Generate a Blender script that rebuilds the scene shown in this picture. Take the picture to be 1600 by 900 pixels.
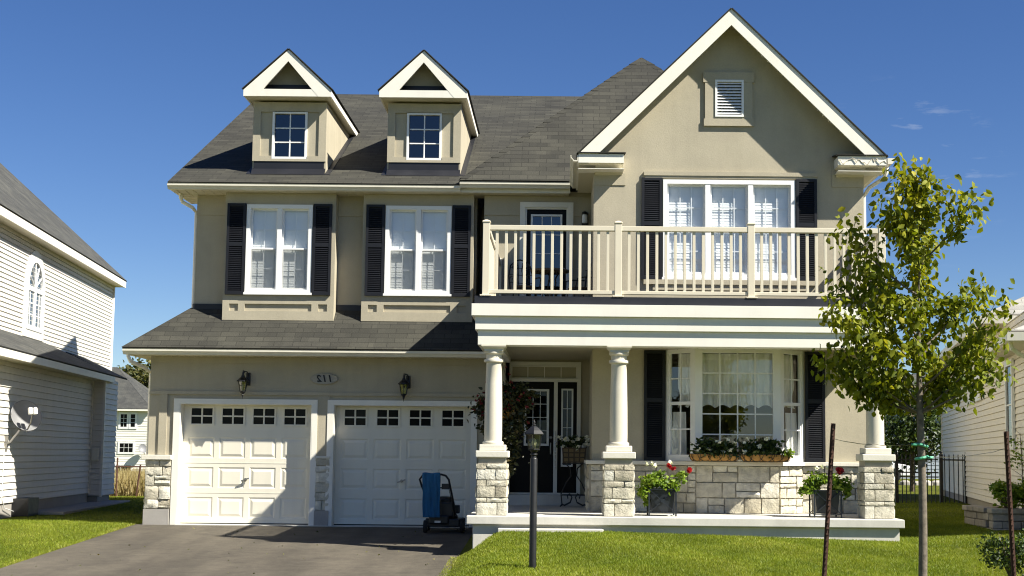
import bpy, bmesh, math, random
import numpy as np
from mathutils import Vector, Matrix
for _o in list(bpy.data.objects): bpy.data.objects.remove(_o)
S = bpy.context.scene; COL = S.collection
# ------------------------------------------------------------------ camera
F, PPX, PPY, ROLL, PITCH = 2150., 880., 509., .0095, math.atan(.0935)
cam = bpy.data.cameras.new('camera'); cam_o = bpy.data.objects.new('camera', cam); COL.objects.link(cam_o); S.camera = cam_o
cam.sensor_width = 36; cam.lens = F/1600*36; cam.shift_x = -(PPX-800)/1600; cam.shift_y = (PPY-450)/1600
cam.clip_end = 5000
fw = Vector((0, math.cos(PITCH), math.sin(PITCH))); up = Vector((0, -math.sin(PITCH), math.cos(PITCH))); rt = Vector((1, 0, 0))
c_, s_ = math.cos(ROLL), math.sin(ROLL)
rx, ux = rt*c_+up*s_, up*c_-rt*s_
M = Matrix((rx, ux, -fw)).transposed().to_4x4(); M.translation = (0, -24.5, 1.30); cam_o.matrix_world = M
# ------------------------------------------------------------------ sky, sun, exposure
SUN_DIR = Vector((2, -1, 2.2)).normalized()
ELEV = math.asin(SUN_DIR.z); AZ = math.atan2(SUN_DIR.x, SUN_DIR.y)
w = bpy.data.worlds.new('World'); S.world = w; w.use_nodes = True
nt = w.node_tree; bg = nt.nodes['Background']; sky = nt.nodes.new('ShaderNodeTexSky')
sky.sky_type = 'NISHITA'; sky.sun_disc = False; sky.sun_elevation = ELEV; sky.sun_rotation = AZ
sky.altitude = 1500; sky.air_density = 1.0; sky.dust_density = 0.0; sky.ozone_density = 3.0
hs = nt.nodes.new('ShaderNodeHueSaturation'); hs.inputs['Saturation'].default_value = 1.22; hs.inputs['Hue'].default_value = .512; nt.links.new(sky.outputs[0], hs.inputs['Color'])
tcw = nt.nodes.new('ShaderNodeTexCoord'); mpw = nt.nodes.new('ShaderNodeMapping'); mpw.inputs['Scale'].default_value = (16, 16, 75); nt.links.new(tcw.outputs['Generated'], mpw.inputs[0])
nzw = nt.nodes.new('ShaderNodeTexNoise'); nzw.inputs['Scale'].default_value = 1.6; nzw.inputs['Detail'].default_value = 6; nzw.inputs['Roughness'].default_value = .62; nt.links.new(mpw.outputs[0], nzw.inputs['Vector'])
dw = nt.nodes.new('ShaderNodeVectorMath'); dw.operation = 'DISTANCE'; nt.links.new(tcw.outputs['Generated'], dw.inputs[0]); dw.inputs[1].default_value = Vector((.253, 1, .208)).normalized()
rw = nt.nodes.new('ShaderNodeValToRGB'); rw.color_ramp.elements[0].position = .58; rw.color_ramp.elements[0].color = (0, 0, 0, 1); rw.color_ramp.elements[1].position = .74; rw.color_ramp.elements[1].color = (.32, .32, .32, 1); nt.links.new(nzw.outputs[0], rw.inputs[0])
r2 = nt.nodes.new('ShaderNodeValToRGB'); r2.color_ramp.elements[0].position = .03; r2.color_ramp.elements[0].color = (1, 1, 1, 1); r2.color_ramp.elements[1].position = .075; r2.color_ramp.elements[1].color = (0, 0, 0, 1); nt.links.new(dw.outputs['Value'], r2.inputs[0])
mw = nt.nodes.new('ShaderNodeMath'); mw.operation = 'MULTIPLY'; nt.links.new(rw.outputs[0], mw.inputs[0]); nt.links.new(r2.outputs[0], mw.inputs[1])
xw = nt.nodes.new('ShaderNodeMix'); xw.data_type = 'RGBA'; nt.links.new(mw.outputs[0], xw.inputs[0]); nt.links.new(hs.outputs[0], xw.inputs[6]); xw.inputs[7].default_value = (7, 7.4, 8, 1)
nt.links.new(xw.outputs[2], bg.inputs[0]); bg.inputs[1].default_value = .05
sun = bpy.data.lights.new('sun', 'SUN'); sun.energy = 5; sun.angle = math.radians(.5); sun.color = (1, .95, .84)
sun_o = bpy.data.objects.new('sun', sun); COL.objects.link(sun_o); sun_o.rotation_euler = SUN_DIR.to_track_quat('Z', 'Y').to_euler()
vs = S.view_settings; vs.view_transform = 'Standard'; vs.look = 'None'; vs.gamma = 1; vs.use_curve_mapping = False; vs.exposure = 1.15
S.cycles.filter_width = 1.1
R = random.Random(5)
# ------------------------------------------------------------------ object helpers
def tag(o, label=None, cat=None, group=None, kind=None):
    if label: o['label'] = label
    if cat: o['category'] = cat
    if group: o['group'] = group
    if kind: o['kind'] = kind
    return o
def thing(name, loc, label, cat, group=None):
    o = bpy.data.objects.new(name, None); o.location = loc; o.empty_display_size = .2; COL.objects.link(o)
    return tag(o, label, cat, group)
def attach(o, parent):
    if parent is not None:
        o.parent = parent
        if parent.type == 'EMPTY': o.matrix_parent_inverse = Matrix.Translation(-Vector(parent.location))
        else: o.matrix_parent_inverse = Matrix.Translation(-Vector(parent.get('org', (0, 0, 0))))
def copy_tree(o, parent=None):
    c = o.copy(); COL.objects.link(c)
    if parent is not None: c.parent = parent
    for ch in list(o.children): copy_tree(ch, c)
    return c
def move_to(o, loc, rz=0):
    o.location = loc; o.rotation_euler = (0, 0, rz); return o
class MB:
    def __init__(s): s.v = []; s.f = []; s.m = []; s.uv = {}; s.cur = 0; s.col = []; s.shade = .5
    def add(s, p): s.v.append(tuple(p)); s.col.append(s.shade); return len(s.v)-1
    def face(s, pts, uv=None):
        ids = [s.add(p) for p in pts]; s.f.append(ids); s.m.append(s.cur)
        if uv: s.uv[len(s.f)-1] = uv
    def grid(s, rows, closed=False, cap=False):
        ids = [[s.add(p) for p in r] for r in rows]; n = len(rows[0])
        for i in range(len(ids)-1):
            for j in range(n if closed else n-1):
                k = (j+1) % n
                s.f.append([ids[i][j], ids[i][k], ids[i+1][k], ids[i+1][j]]); s.m.append(s.cur)
        if cap:
            s.f.append(list(reversed(ids[0]))); s.m.append(s.cur); s.f.append(list(ids[-1])); s.m.append(s.cur)
    def box(s, x0, x1, y0, y1, z0, z1):
        s.hexa([(x0,y0,z0),(x1,y0,z0),(x1,y1,z0),(x0,y1,z0)], [(x0,y0,z1),(x1,y0,z1),(x1,y1,z1),(x0,y1,z1)])
    def hexa(s, a, b):
        s.grid([a, b], closed=True, cap=True)
    def prism(s, poly, vec):
        vec = Vector(vec); s.grid([poly, [tuple(Vector(p)+vec) for p in poly]], closed=True, cap=True)
    def bar(s, a, b, wx, wy, upv=(0, 0, 1)):
        a, b = Vector(a), Vector(b); d = (b-a).normalized(); u = Vector(upv)
        if abs(d.dot(u)) > .97: u = Vector((0, 1, 0))
        x = d.cross(u).normalized()*wx/2; y = x.cross(d).normalized()*wy/2
        q = lambda c: [c-x-y, c+x-y, c+x+y, c-x+y]
        s.grid([q(a), q(b)], closed=True, cap=True)
    def tube(s, path, r, n=8, cap=True):
        path = [Vector(p) for p in path]; rows = []; ref = None
        for i, p in enumerate(path):
            d = (path[min(i+1, len(path)-1)]-path[max(i-1, 0)]).normalized()
            if ref is None:
                ref = Vector((0, 0, 1)) if abs(d.z) < .9 else Vector((1, 0, 0))
            x = (ref-d*ref.dot(d)).normalized(); ref = x; y = d.cross(x)
            rr = r[i] if isinstance(r, (list, tuple)) else r
            rows.append([p+x*rr*math.cos(2*math.pi*k/n)+y*rr*math.sin(2*math.pi*k/n) for k in range(n)])
        s.grid(rows, closed=True, cap=cap)
    def lathe(s, cx, cy, prof, n=24, sq=False, rot=0):
        rows = []
        for r, z in prof:
            rows.append([(cx+r*math.cos(rot+2*math.pi*k/n), cy+r*math.sin(rot+2*math.pi*k/n), z) for k in range(n)])
        s.grid(rows, closed=True, cap=True)
    def wall(s, x0, x1, z0, z1, y0, y1, holes=()):
        """wall slab in the XZ plane from y0 (front) to y1 (back) with rectangular holes (x0,x1,z0,z1)"""
        xs = sorted({x0, x1, *[v for h in holes for v in h[:2]]}); zs = sorted({z0, z1, *[v for h in holes for v in h[2:]]})
        solid = lambda i, j: 0 <= i < len(xs)-1 and 0 <= j < len(zs)-1 and not any(h[0]-1e-6 < (xs[i]+xs[i+1])/2 < h[1] and h[2]-1e-6 < (zs[j]+zs[j+1])/2 < h[3] for h in holes)
        for i in range(len(xs)-1):
            for j in range(len(zs)-1):
                if not solid(i, j): continue
                a, b, c, d = xs[i], xs[i+1], zs[j], zs[j+1]
                s.face([(a,y0,c),(b,y0,c),(b,y0,d),(a,y0,d)]); s.face([(b,y1,c),(a,y1,c),(a,y1,d),(b,y1,d)])
                if not solid(i-1, j): s.face([(a,y1,c),(a,y0,c),(a,y0,d),(a,y1,d)])
                if not solid(i+1, j): s.face([(b,y0,c),(b,y1,c),(b,y1,d),(b,y0,d)])
                if not solid(i, j-1): s.face([(a,y1,c),(b,y1,c),(b,y0,c),(a,y0,c)])
                if not solid(i, j+1): s.face([(a,y0,d),(b,y0,d),(b,y1,d),(a,y1,d)])
    def ring(s, x0, x1, z0, z1, w, y0, y1, wb=None):
        wb = w if wb is None else wb
        s.wall(x0, x1, z0, z1, y0, y1, [(x0+w, x1-w, z0+wb, z1-w)])
    def roof(s, pts, th=.035):
        """a sloped sheet with UVs in metres: u level, v up the slope; pts counter-clockwise from above"""
        P = [Vector(p) for p in pts]; n = (P[1]-P[0]).cross(P[2]-P[0]).normalized()
        if n.z < 0: n = -n
        u = Vector((0, 0, 1)).cross(n).normalized(); v = n.cross(u)
        uv = [(p.dot(u), p.dot(v)) for p in P]
        s.face([p+n*th for p in P], uv)
        s.face([p for p in reversed(P)], list(reversed(uv)))
        for i in range(len(P)):
            a, b = P[i], P[(i+1) % len(P)]
            s.face([a, b, b+n*th, a+n*th], [(0, 0), (.1, 0), (.1, .01), (0, .01)])
    def build(s, name, mats, parent=None, org=None, bev=0, smooth=False, recalc=True, label=None):
        if not isinstance(mats, (list, tuple)): mats = [mats]
        me = bpy.data.meshes.new(name); o3 = Vector(org) if org else Vector((0, 0, 0))
        me.from_pydata([tuple(Vector(p)-o3) for p in s.v], [], s.f)
        for m in mats: me.materials.append(m)
        me.polygons.foreach_set('material_index', s.m)
        if s.uv:
            ul = me.uv_layers.new(name='UVMap')
            for fi, uv in s.uv.items():
                for li, t in zip(me.polygons[fi].loop_indices, uv): ul.data[li].uv = t
        if len(set(s.col)) > 1:
            ca = me.color_attributes.new('var', 'FLOAT_COLOR', 'POINT')
            ca.data.foreach_set('color', np.repeat(np.array(s.col, dtype=np.float32)[:, None], 4, 1).ravel())
        if recalc:
            bm = bmesh.new(); bm.from_mesh(me)
            bmesh.ops.remove_doubles(bm, verts=bm.verts, dist=1e-5) if smooth else None
            bmesh.ops.recalc_face_normals(bm, faces=bm.faces); bm.to_mesh(me); bm.free()
        if smooth: me.polygons.foreach_set('use_smooth', [True]*len(me.polygons))
        o = bpy.data.objects.new(name, me); COL.objects.link(o)
        if org: o.location = org; o['org'] = list(org)
        if parent is not None: attach(o, parent)
        if bev:
            md = o.modifiers.new('bevel', 'BEVEL'); md.width = bev; md.segments = 2; md.limit_method = 'ANGLE'; md.angle_limit = math.radians(40)
            if smooth is False: pass
        if smooth == 'auto':
            md = o.modifiers.new('split', 'EDGE_SPLIT'); md.split_angle = math.radians(35)
        if label: o['label'] = label
        return o
def Box(name, m, parent, *a, bev=0, label=None):
    b = MB(); b.box(*a); return b.build(name, m, parent, bev=bev, label=label)
# ------------------------------------------------------------------ materials
def newmat(name):
    m = bpy.data.materials.new(name); m.use_nodes = True; t = m.node_tree
    return m, t, t.nodes['Principled BSDF']
def N(t, typ, **k):
    n = t.nodes.new(typ)
    for a, b in k.items():
        if a.startswith('_'): setattr(n, a[1:], b)
        else: n.inputs[a.replace('__', ' ')].default_value = b
    return n
def ramp(t, fac, stops):
    r = t.nodes.new('ShaderNodeValToRGB'); t.links.new(fac, r.inputs[0])
    el = r.color_ramp.elements
    while len(el) < len(stops): el.new(.5)
    for e, (p, c) in zip(el, stops): e.position = p; e.color = (*c, 1) if len(c) == 3 else c
    return r.outputs[0]
def mixc(t, fac, a, b, mode='MIX'):
    m = t.nodes.new('ShaderNodeMix'); m.data_type = 'RGBA'; m.blend_type = mode
    for s, v in ((m.inputs[0], fac), (m.inputs[6], a), (m.inputs[7], b)):
        if hasattr(v, 'is_linked'): t.links.new(v, s)
        else: s.default_value = v if not isinstance(v, tuple) else (*v, 1)[:4]
    return m.outputs[2]
def scl(c, k): return tuple(min(1, x*k) for x in c)
def surf(name, base, rough=.6, var=.06, vscale=1.5, bump=0, bscale=60, bdist=.004, streak=0, spec=.5, metal=0, fine=.03):
    """a painted / rendered surface: base colour with soft blotches, optional streaks and grain"""
    m, t, p = newmat(name); tc = t.nodes.new('ShaderNodeTexCoord')
    n1 = N(t, 'ShaderNodeTexNoise', Scale=vscale, Detail=6., Roughness=.6); t.links.new(tc.outputs['Object'], n1.inputs['Vector'])
    col = ramp(t, n1.outputs[0], [(.3, scl(base, 1-var)), (.7, scl(base, 1+var))])
    if fine:
        n2 = N(t, 'ShaderNodeTexNoise', Scale=45., Detail=3.); t.links.new(tc.outputs['Object'], n2.inputs['Vector'])
        col = mixc(t, 1., col, ramp(t, n2.outputs[0], [(.3, (1-fine,)*3), (.7, (1+fine,)*3)]), 'MULTIPLY')
    if streak:
        mp = t.nodes.new('ShaderNodeMapping'); mp.inputs['Scale'].default_value = (5, 5, .35); t.links.new(tc.outputs['Object'], mp.inputs[0])
        n3 = N(t, 'ShaderNodeTexNoise', Scale=1.2, Detail=5.); t.links.new(mp.outputs[0], n3.inputs['Vector'])
        col = mixc(t, 1., col, ramp(t, n3.outputs[0], [(.35, (1-streak,)*3), (.6, (1, 1, 1))]), 'MULTIPLY')
    t.links.new(col, p.inputs['Base Color'])
    rr = ramp(t, n1.outputs[0], [(.3, (max(0, rough-.06),)*3), (.7, (min(1, rough+.06),)*3)]); t.links.new(rr, p.inputs['Roughness'])
    p.inputs['Specular IOR Level'].default_value = spec; p.inputs['Metallic'].default_value = metal
    if bump:
        nb = N(t, 'ShaderNodeTexNoise', Scale=float(bscale), Detail=4., Roughness=.6); t.links.new(tc.outputs['Object'], nb.inputs['Vector'])
        b = N(t, 'ShaderNodeBump', Strength=bump, Distance=bdist); t.links.new(nb.outputs[0], b.inputs['Height']); t.links.new(b.outputs[0], p.inputs['Normal'])
    return m
def shingles(name, c1, c2, row=.14, wid=.33):
    m, t, p = newmat(name); uv = t.nodes.new('ShaderNodeUVMap')
    br = N(t, 'ShaderNodeTexBrick', Scale=1.); br.offset = .37; br.squash = 1
    br.inputs['Color1'].default_value = (*c1, 1); br.inputs['Color2'].default_value = (*c2, 1); br.inputs['Mortar'].default_value = (*scl(c1, .62), 1)
    br.inputs['Mortar Size'].default_value = .006; br.inputs['Brick Width'].default_value = wid; br.inputs['Row Height'].default_value = row; br.inputs['Mortar Smooth'].default_value = .2
    t.links.new(uv.outputs[0], br.inputs['Vector'])
    br2 = N(t, 'ShaderNodeTexBrick', Scale=1.); br2.offset = .61; br2.inputs['Color1'].default_value = (.82, .82, .82, 1); br2.inputs['Color2'].default_value = (1.14, 1.13, 1.11, 1)
    br2.inputs['Mortar Size'].default_value = 0; br2.inputs['Brick Width'].default_value = wid*.8; br2.inputs['Row Height'].default_value = row; t.links.new(uv.outputs[0], br2.inputs['Vector'])
    n1 = N(t, 'ShaderNodeTexNoise', Scale=.9, Detail=6.); t.links.new(uv.outputs[0], n1.inputs['Vector'])
    n2 = N(t, 'ShaderNodeTexNoise', Scale=70., Detail=3.); t.links.new(uv.outputs[0], n2.inputs['Vector'])
    col = mixc(t, .85, br.outputs[0], br2.outputs[0], 'MULTIPLY')
    col = mixc(t, 1., col, ramp(t, n1.outputs[0], [(.3, (.82, .82, .84)), (.7, (1.18, 1.17, 1.12))]), 'MULTIPLY')
    col = mixc(t, 1., col, ramp(t, n2.outputs[0], [(.35, (.8, .8, .8)), (.65, (1.2, 1.2, 1.2))]), 'MULTIPLY')
    t.links.new(col, p.inputs['Base Color']); p.inputs['Roughness'].default_value = .9; p.inputs['Specular IOR Level'].default_value = .25
    # saw-tooth courses: the butt edge of each course stands proud
    sx = t.nodes.new('ShaderNodeSeparateXYZ'); t.links.new(uv.outputs[0], sx.inputs[0])
    md = N(t, 'ShaderNodeMath', _operation='FRACT'); dv = N(t, 'ShaderNodeMath', _operation='DIVIDE'); dv.inputs[1].default_value = row
    t.links.new(sx.outputs[1], dv.inputs[0]); t.links.new(dv.outputs[0], md.inputs[0])
    inv = N(t, 'ShaderNodeMath', _operation='SUBTRACT'); inv.inputs[0].default_value = 1; t.links.new(md.outputs[0], inv.inputs[1])
    ad = N(t, 'ShaderNodeMath', _operation='MULTIPLY_ADD'); t.links.new(n2.outputs[0], ad.inputs[0]); ad.inputs[1].default_value = .25; t.links.new(inv.outputs[0], ad.inputs[2])
    b = N(t, 'ShaderNodeBump', Strength=.8, Distance=.012); t.links.new(ad.outputs[0], b.inputs['Height']); t.links.new(b.outputs[0], p.inputs['Normal'])
    return m
def varmat(name, stops, rough=.6, trans=0., bump=0, bscale=30, bdist=.01, noise=.15, nscale=12, spec=.4):
    """colour from the per-piece 'var' attribute (each leaf, blade or stone has its own value)"""
    m, t, p = newmat(name); at = t.nodes.new('ShaderNodeAttribute'); at.attribute_name = 'var'
    col = ramp(t, at.outputs['Fac'], stops); tc = t.nodes.new('ShaderNodeTexCoord')
    n = N(t, 'ShaderNodeTexNoise', Scale=float(nscale), Detail=5.); t.links.new(tc.outputs['Object'], n.inputs['Vector'])
    col = mixc(t, 1., col, ramp(t, n.outputs[0], [(.3, (1-noise,)*3), (.7, (1+noise,)*3)]), 'MULTIPLY')
    t.links.new(col, p.inputs['Base Color']); p.inputs['Roughness'].default_value = rough; p.inputs['Specular IOR Level'].default_value = spec
    if bump:
        nb = N(t, 'ShaderNodeTexNoise', Scale=float(bscale), Detail=6., Roughness=.65); t.links.new(tc.outputs['Object'], nb.inputs['Vector'])
        b = N(t, 'ShaderNodeBump', Strength=bump, Distance=bdist); t.links.new(nb.outputs[0], b.inputs['Height']); t.links.new(b.outputs[0], p.inputs['Normal'])
    if trans:
        tr = t.nodes.new('ShaderNodeBsdfTranslucent'); t.links.new(mixc(t, 1., col, (1.5, 1.5, .6), 'MULTIPLY'), tr.inputs[0])
        mx = t.nodes.new('ShaderNodeMixShader'); mx.inputs[0].default_value = trans
        t.links.new(p.outputs[0], mx.inputs[1]); t.links.new(tr.outputs[0], mx.inputs[2]); t.links.new(mx.outputs[0], t.nodes['Material Output'].inputs[0])
    return m
def glassmat(name, tint=(.97, .99, 1.), refl=1.0, wav=.0):
    """window glass: a clear sheet plus a Fresnel reflection"""
    m, t, p = newmat(name); t.nodes.remove(p)
    tr = t.nodes.new('ShaderNodeBsdfTransparent'); tr.inputs[0].default_value = (*tint, 1)
    gl = t.nodes.new('ShaderNodeBsdfGlossy'); gl.inputs['Roughness'].default_value = .01; gl.inputs[0].default_value = (refl,)*3+(1,)
    lw = N(t, 'ShaderNodeLayerWeight', Blend=.5); pw = N(t, 'ShaderNodeMath', _operation='POWER'); pw.inputs[1].default_value = 4.; t.links.new(lw.outputs['Facing'], pw.inputs[0])
    fr = N(t, 'ShaderNodeMath', _operation='MULTIPLY_ADD'); fr.inputs[1].default_value = .55; fr.inputs[2].default_value = .09; t.links.new(pw.outputs[0], fr.inputs[0]); mx = t.nodes.new('ShaderNodeMixShader')
    if wav:
        tc = t.nodes.new('ShaderNodeTexCoord'); nb = N(t, 'ShaderNodeTexNoise', Scale=1.3, Detail=1.); t.links.new(tc.outputs['Object'], nb.inputs['Vector'])
        b = N(t, 'ShaderNodeBump', Strength=wav, Distance=.01); t.links.new(nb.outputs[0], b.inputs['Height'])
        t.links.new(b.outputs[0], gl.inputs['Normal'])
    t.links.new(fr.outputs[0], mx.inputs[0]); t.links.new(tr.outputs[0], mx.inputs[1]); t.links.new(gl.outputs[0], mx.inputs[2])
    t.links.new(mx.outputs[0], t.nodes['Material Output'].inputs[0]); return m
STUC = (.422, .380, .285)
m_stucco = surf('stucco', STUC, .9, .075, 1.7, bump=.4, bscale=60, bdist=.005, streak=.05, spec=.2, fine=.035)
m_col = surf('cream_column', (.64, .595, .48), .5, .04, 3., streak=.06)
m_ceil = surf('porch_ceiling', (.40, .36, .25), .6, .04, 2.)
m_white = surf('white_trim', (.80, .77, .68), .45, .03, 2., streak=.03, fine=.01)
m_vinyl = surf('white_vinyl', (.82, .82, .80), .35, .02, 3., fine=.01)
m_gar = surf('garage_door_paint', (.76, .72, .60), .42, .03, 1.2, streak=.04, fine=.01)
m_rail = surf('beige_vinyl', (.66, .60, .47), .4, .03, 2., fine=.01)
m_soffit = surf('soffit', (.62, .57, .42), .5, .03, 2.)
m_gutter = surf('gutter_metal', (.72, .68, .56), .35, .04, 2., streak=.05, fine=.01)
m_roof = shingles('dark_shingles', (.038, .0375, .032), (.054, .053, .044))
m_roofL = shingles('grey_shingles', (.060, .062, .060), (.080, .080, .075))
m_roofR = shingles('pale_shingles', (.28, .275, .26), (.38, .37, .345), .18, .5)
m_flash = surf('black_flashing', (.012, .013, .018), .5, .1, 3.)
m_shut = surf('black_shutter', (.012, .013, .017), .5, .1, 3., spec=.3)
m_black = surf('black_metal', (.012, .012, .012), .45, .1, 8.)
m_door = surf('black_door', (.006, .006, .006), .45, .1, 2., spec=.15)
m_dark = surf('dark_interior', (.03, .028, .025), .9, .1, 2.)
m_room = surf('room_paint', (.16, .14, .11), .9, .1, 2.)
m_blind = surf('blind_white', (.84, .85, .84), .5, .02, 3., fine=0)
m_lace = None
m_conc = surf('concrete', (.56, .54, .48), .85, .10, 2.5, bump=.3, bscale=40, bdist=.003, streak=.06, spec=.25)
m_found = surf('foundation', (.34, .32, .29), .9, .08, 2.5, bump=.3, bscale=40, spec=.2)
m_stone = varmat('cut_stone', [(0, (.40, .36, .27)), (.3, (.52, .48, .375)), (.7, (.58, .545, .44)), (1, (.68, .645, .54))], .9, bump=.9, bscale=22, bdist=.02, noise=.18, nscale=9, spec=.2)
m_mortar = surf('mortar', (.40, .37, .30), .95, .1, 6.)
m_cap = surf('stone_cap', (.66, .63, .54), .85, .06, 4., bump=.4, bscale=30, bdist=.004, spec=.2)
m_side = surf('cream_siding', (.70, .665, .59), .55, .04, .8, streak=.05)
m_sideR = surf('pale_siding', (.80, .765, .67), .55, .04, .8, streak=.05)
m_sideG = surf('far_siding', (.80, .77, .68), .6, .04, .5)
m_glass = glassmat('window_glass')
m_glassd = glassmat('dark_glass', (.25, .3, .35), 1., .015)
m_gdark = surf('black_glass', (.005, .005, .005), .12, .1, 2., spec=.12)
m_rust = surf('rusty_steel', (.085, .04, .026), .7, .35, 14., bump=.4, bscale=60, bdist=.002, metal=.2)
m_green = surf('green_tape', (.10, .42, .25), .5, .08, 20.)
m_wire = surf('wire', (.30, .29, .27), .4, .05, 8., metal=.8)
m_bark = surf('young_bark', (.15, .125, .095), .9, .4, 22., bump=.6, bscale=50, bdist=.004)
m_barkd = surf('dark_bark', (.10, .075, .05), .9, .25, 8., bump=.6, bscale=30, bdist=.01)
m_soil = surf('soil', (.05, .035, .025), .95, .3, 20., bump=.8, bscale=50, bdist=.01)
m_leaf = varmat('sapling_leaf', [(0, (.05, .075, .006)), (.45, (.15, .18, .010)), (.8, (.28, .285, .018)), (1, (.40, .36, .05))], .6, .32, noise=.2, nscale=3, spec=.25)
m_leafd = varmat('dark_leaf', [(0, (.016, .03, .008)), (.6, (.045, .075, .014)), (1, (.09, .12, .025))], .5, .2, noise=.2, nscale=2)
m_leafg = varmat('geranium_leaf', [(0, (.07, .13, .01)), (.6, (.17, .26, .025)), (1, (.30, .36, .05))], .5, .3, noise=.2, nscale=6)
m_leaft = varmat('far_leaf', [(0, (.035, .045, .012)), (.5, (.085, .095, .025)), (1, (.19, .16, .05))], .6, .2, noise=.25, nscale=.6)
m_leafr = varmat('bronze_leaf', [(0, (.010, .015, .005)), (.55, (.034, .042, .012)), (1, (.085, .06, .016))], .5, .2, noise=.2, nscale=5)
m_petw = varmat('white_petal', [(0, (.72, .72, .68)), (1, (.88, .88, .84))], .6, .2, noise=.04)
m_petr = varmat('red_petal', [(0, (.30, .010, .02)), (1, (.55, .03, .05))], .6, .2, noise=.1)
m_petd = varmat('crimson_petal', [(0, (.07, .005, .008)), (1, (.20, .012, .02))], .6, .2, noise=.1)
m_coco = surf('coco_liner', (.42, .22, .06), .95, .2, 18., bump=.9, bscale=90, bdist=.008)
m_lamp = glassmat('lantern_glass', (.80, .80, .62), .8)
m_bulb = surf('bulb', (.8, .78, .7), .3, .02, 4.)
m_towel = surf('blue_towel', (.022, .12, .24), .95, .12, 6., bump=.8, bscale=120, bdist=.004)
m_plastic = surf('black_plastic', (.010, .010, .011), .4, .15, 10.)
m_rubber = surf('rubber', (.012, .012, .012), .8, .1, 10.)
m_dish = surf('grey_dish', (.20, .20, .205), .45, .08, 5.)
m_plaque = surf('plaque_stone', (.36, .34, .29), .8, .06, 8., bump=.3, bscale=60)
m_tan = surf('tan_basket', (.26, .19, .09), .8, .25, 14., bump=.5, bscale=60)
m_planter = surf('black_planter', (.014, .018, .024), .4, .1, 6.)
m_brick = varmat('wall_block', [(0, (.30, .28, .24)), (1, (.42, .39, .34))], .9, bump=.6, bscale=40, bdist=.008, noise=.12, nscale=14)
# ------------------------------------------------------------------ terrain
def smooth(a, b, x):
    t = np.clip((x-a)/(b-a), 0, 1); return t*t*(3-2*t)
DX0, DX1 = -7.50, -1.55
def drive_z(x, y): return np.maximum(.05*np.minimum(y, 0), -.42+.004*np.minimum(y+8.4, 0)*0)
def ground(x, y):
    x = np.asarray(x, float); y = np.asarray(y, float)
    left = np.where(y < 0, .05*y, .004*y)-.0
    right = .19-.026*np.clip(x-.5, 0, 5)+.035*np.clip(x-5, 0, 3.)+.05*smooth(4.9, 6.6, x)
    right = right+np.clip(y+4.2, -6.5, 0)*.062 + .02*np.clip(y+4.2, 0, 4)*smooth(4.0, 5.2, x)
    k = smooth(DX1, DX1+.75, x)*(1-smooth(30, 60, np.abs(x)))
    z = left*(1-k)+right*k
    z = np.maximum(z, -.42)
    far = smooth(16, 40, y); z = z*(1-far)+np.where(x > 2, .18, -.35)*far
    return z
def sheet(name, xs, ys, zf, mat):
    X, Y = np.meshgrid(xs, ys); Z = zf(X, Y); nx, ny = len(xs), len(ys)
    me = bpy.data.meshes.new(name); v = np.stack([X, Y, Z], -1).reshape(-1, 3)
    i = np.arange((ny-1)*(nx-1)); r, c = i//(nx-1), i % (nx-1); a = r*nx+c
    me.from_pydata(v.tolist(), [], np.stack([a, a+1, a+nx+1, a+nx], 1).tolist()); me.materials.append(mat)
    me.polygons.foreach_set('use_smooth', [True]*len(me.polygons))
    o = bpy.data.objects.new(name, me); COL.objects.link(o); o['kind'] = 'structure'; return o
def ground_mat():
    m, t, p = newmat('lawn_soil'); tc = t.nodes.new('ShaderNodeTexCoord')
    n1 = N(t, 'ShaderNodeTexNoise', Scale=.35, Detail=6.); n2 = N(t, 'ShaderNodeTexNoise', Scale=9., Detail=6.); n3 = N(t, 'ShaderNodeTexNoise', Scale=60., Detail=3.)
    for n in (n1, n2, n3): t.links.new(tc.outputs['Object'], n.inputs['Vector'])
    a = ramp(t, n1.outputs[0], [(.35, (.085, .10, .012)), (.65, (.13, .14, .02))])
    a = mixc(t, 1., a, ramp(t, n2.outputs[0], [(.3, (.72, .75, .7)), (.7, (1.25, 1.2, 1.1))]), 'MULTIPLY')
    a = mixc(t, 1., a, ramp(t, n3.outputs[0], [(.3, (.6, .62, .6)), (.7, (1.3, 1.3, 1.2))]), 'MULTIPLY')
    t.links.new(a, p.inputs['Base Color']); p.inputs['Roughness'].default_value = 1; p.inputs['Specular IOR Level'].default_value = .1
    b = N(t, 'ShaderNodeBump', Strength=1., Distance=.03); t.links.new(n3.outputs[0], b.inputs['Height']); t.links.new(b.outputs[0], p.inputs['Normal'])
    return m
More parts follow.
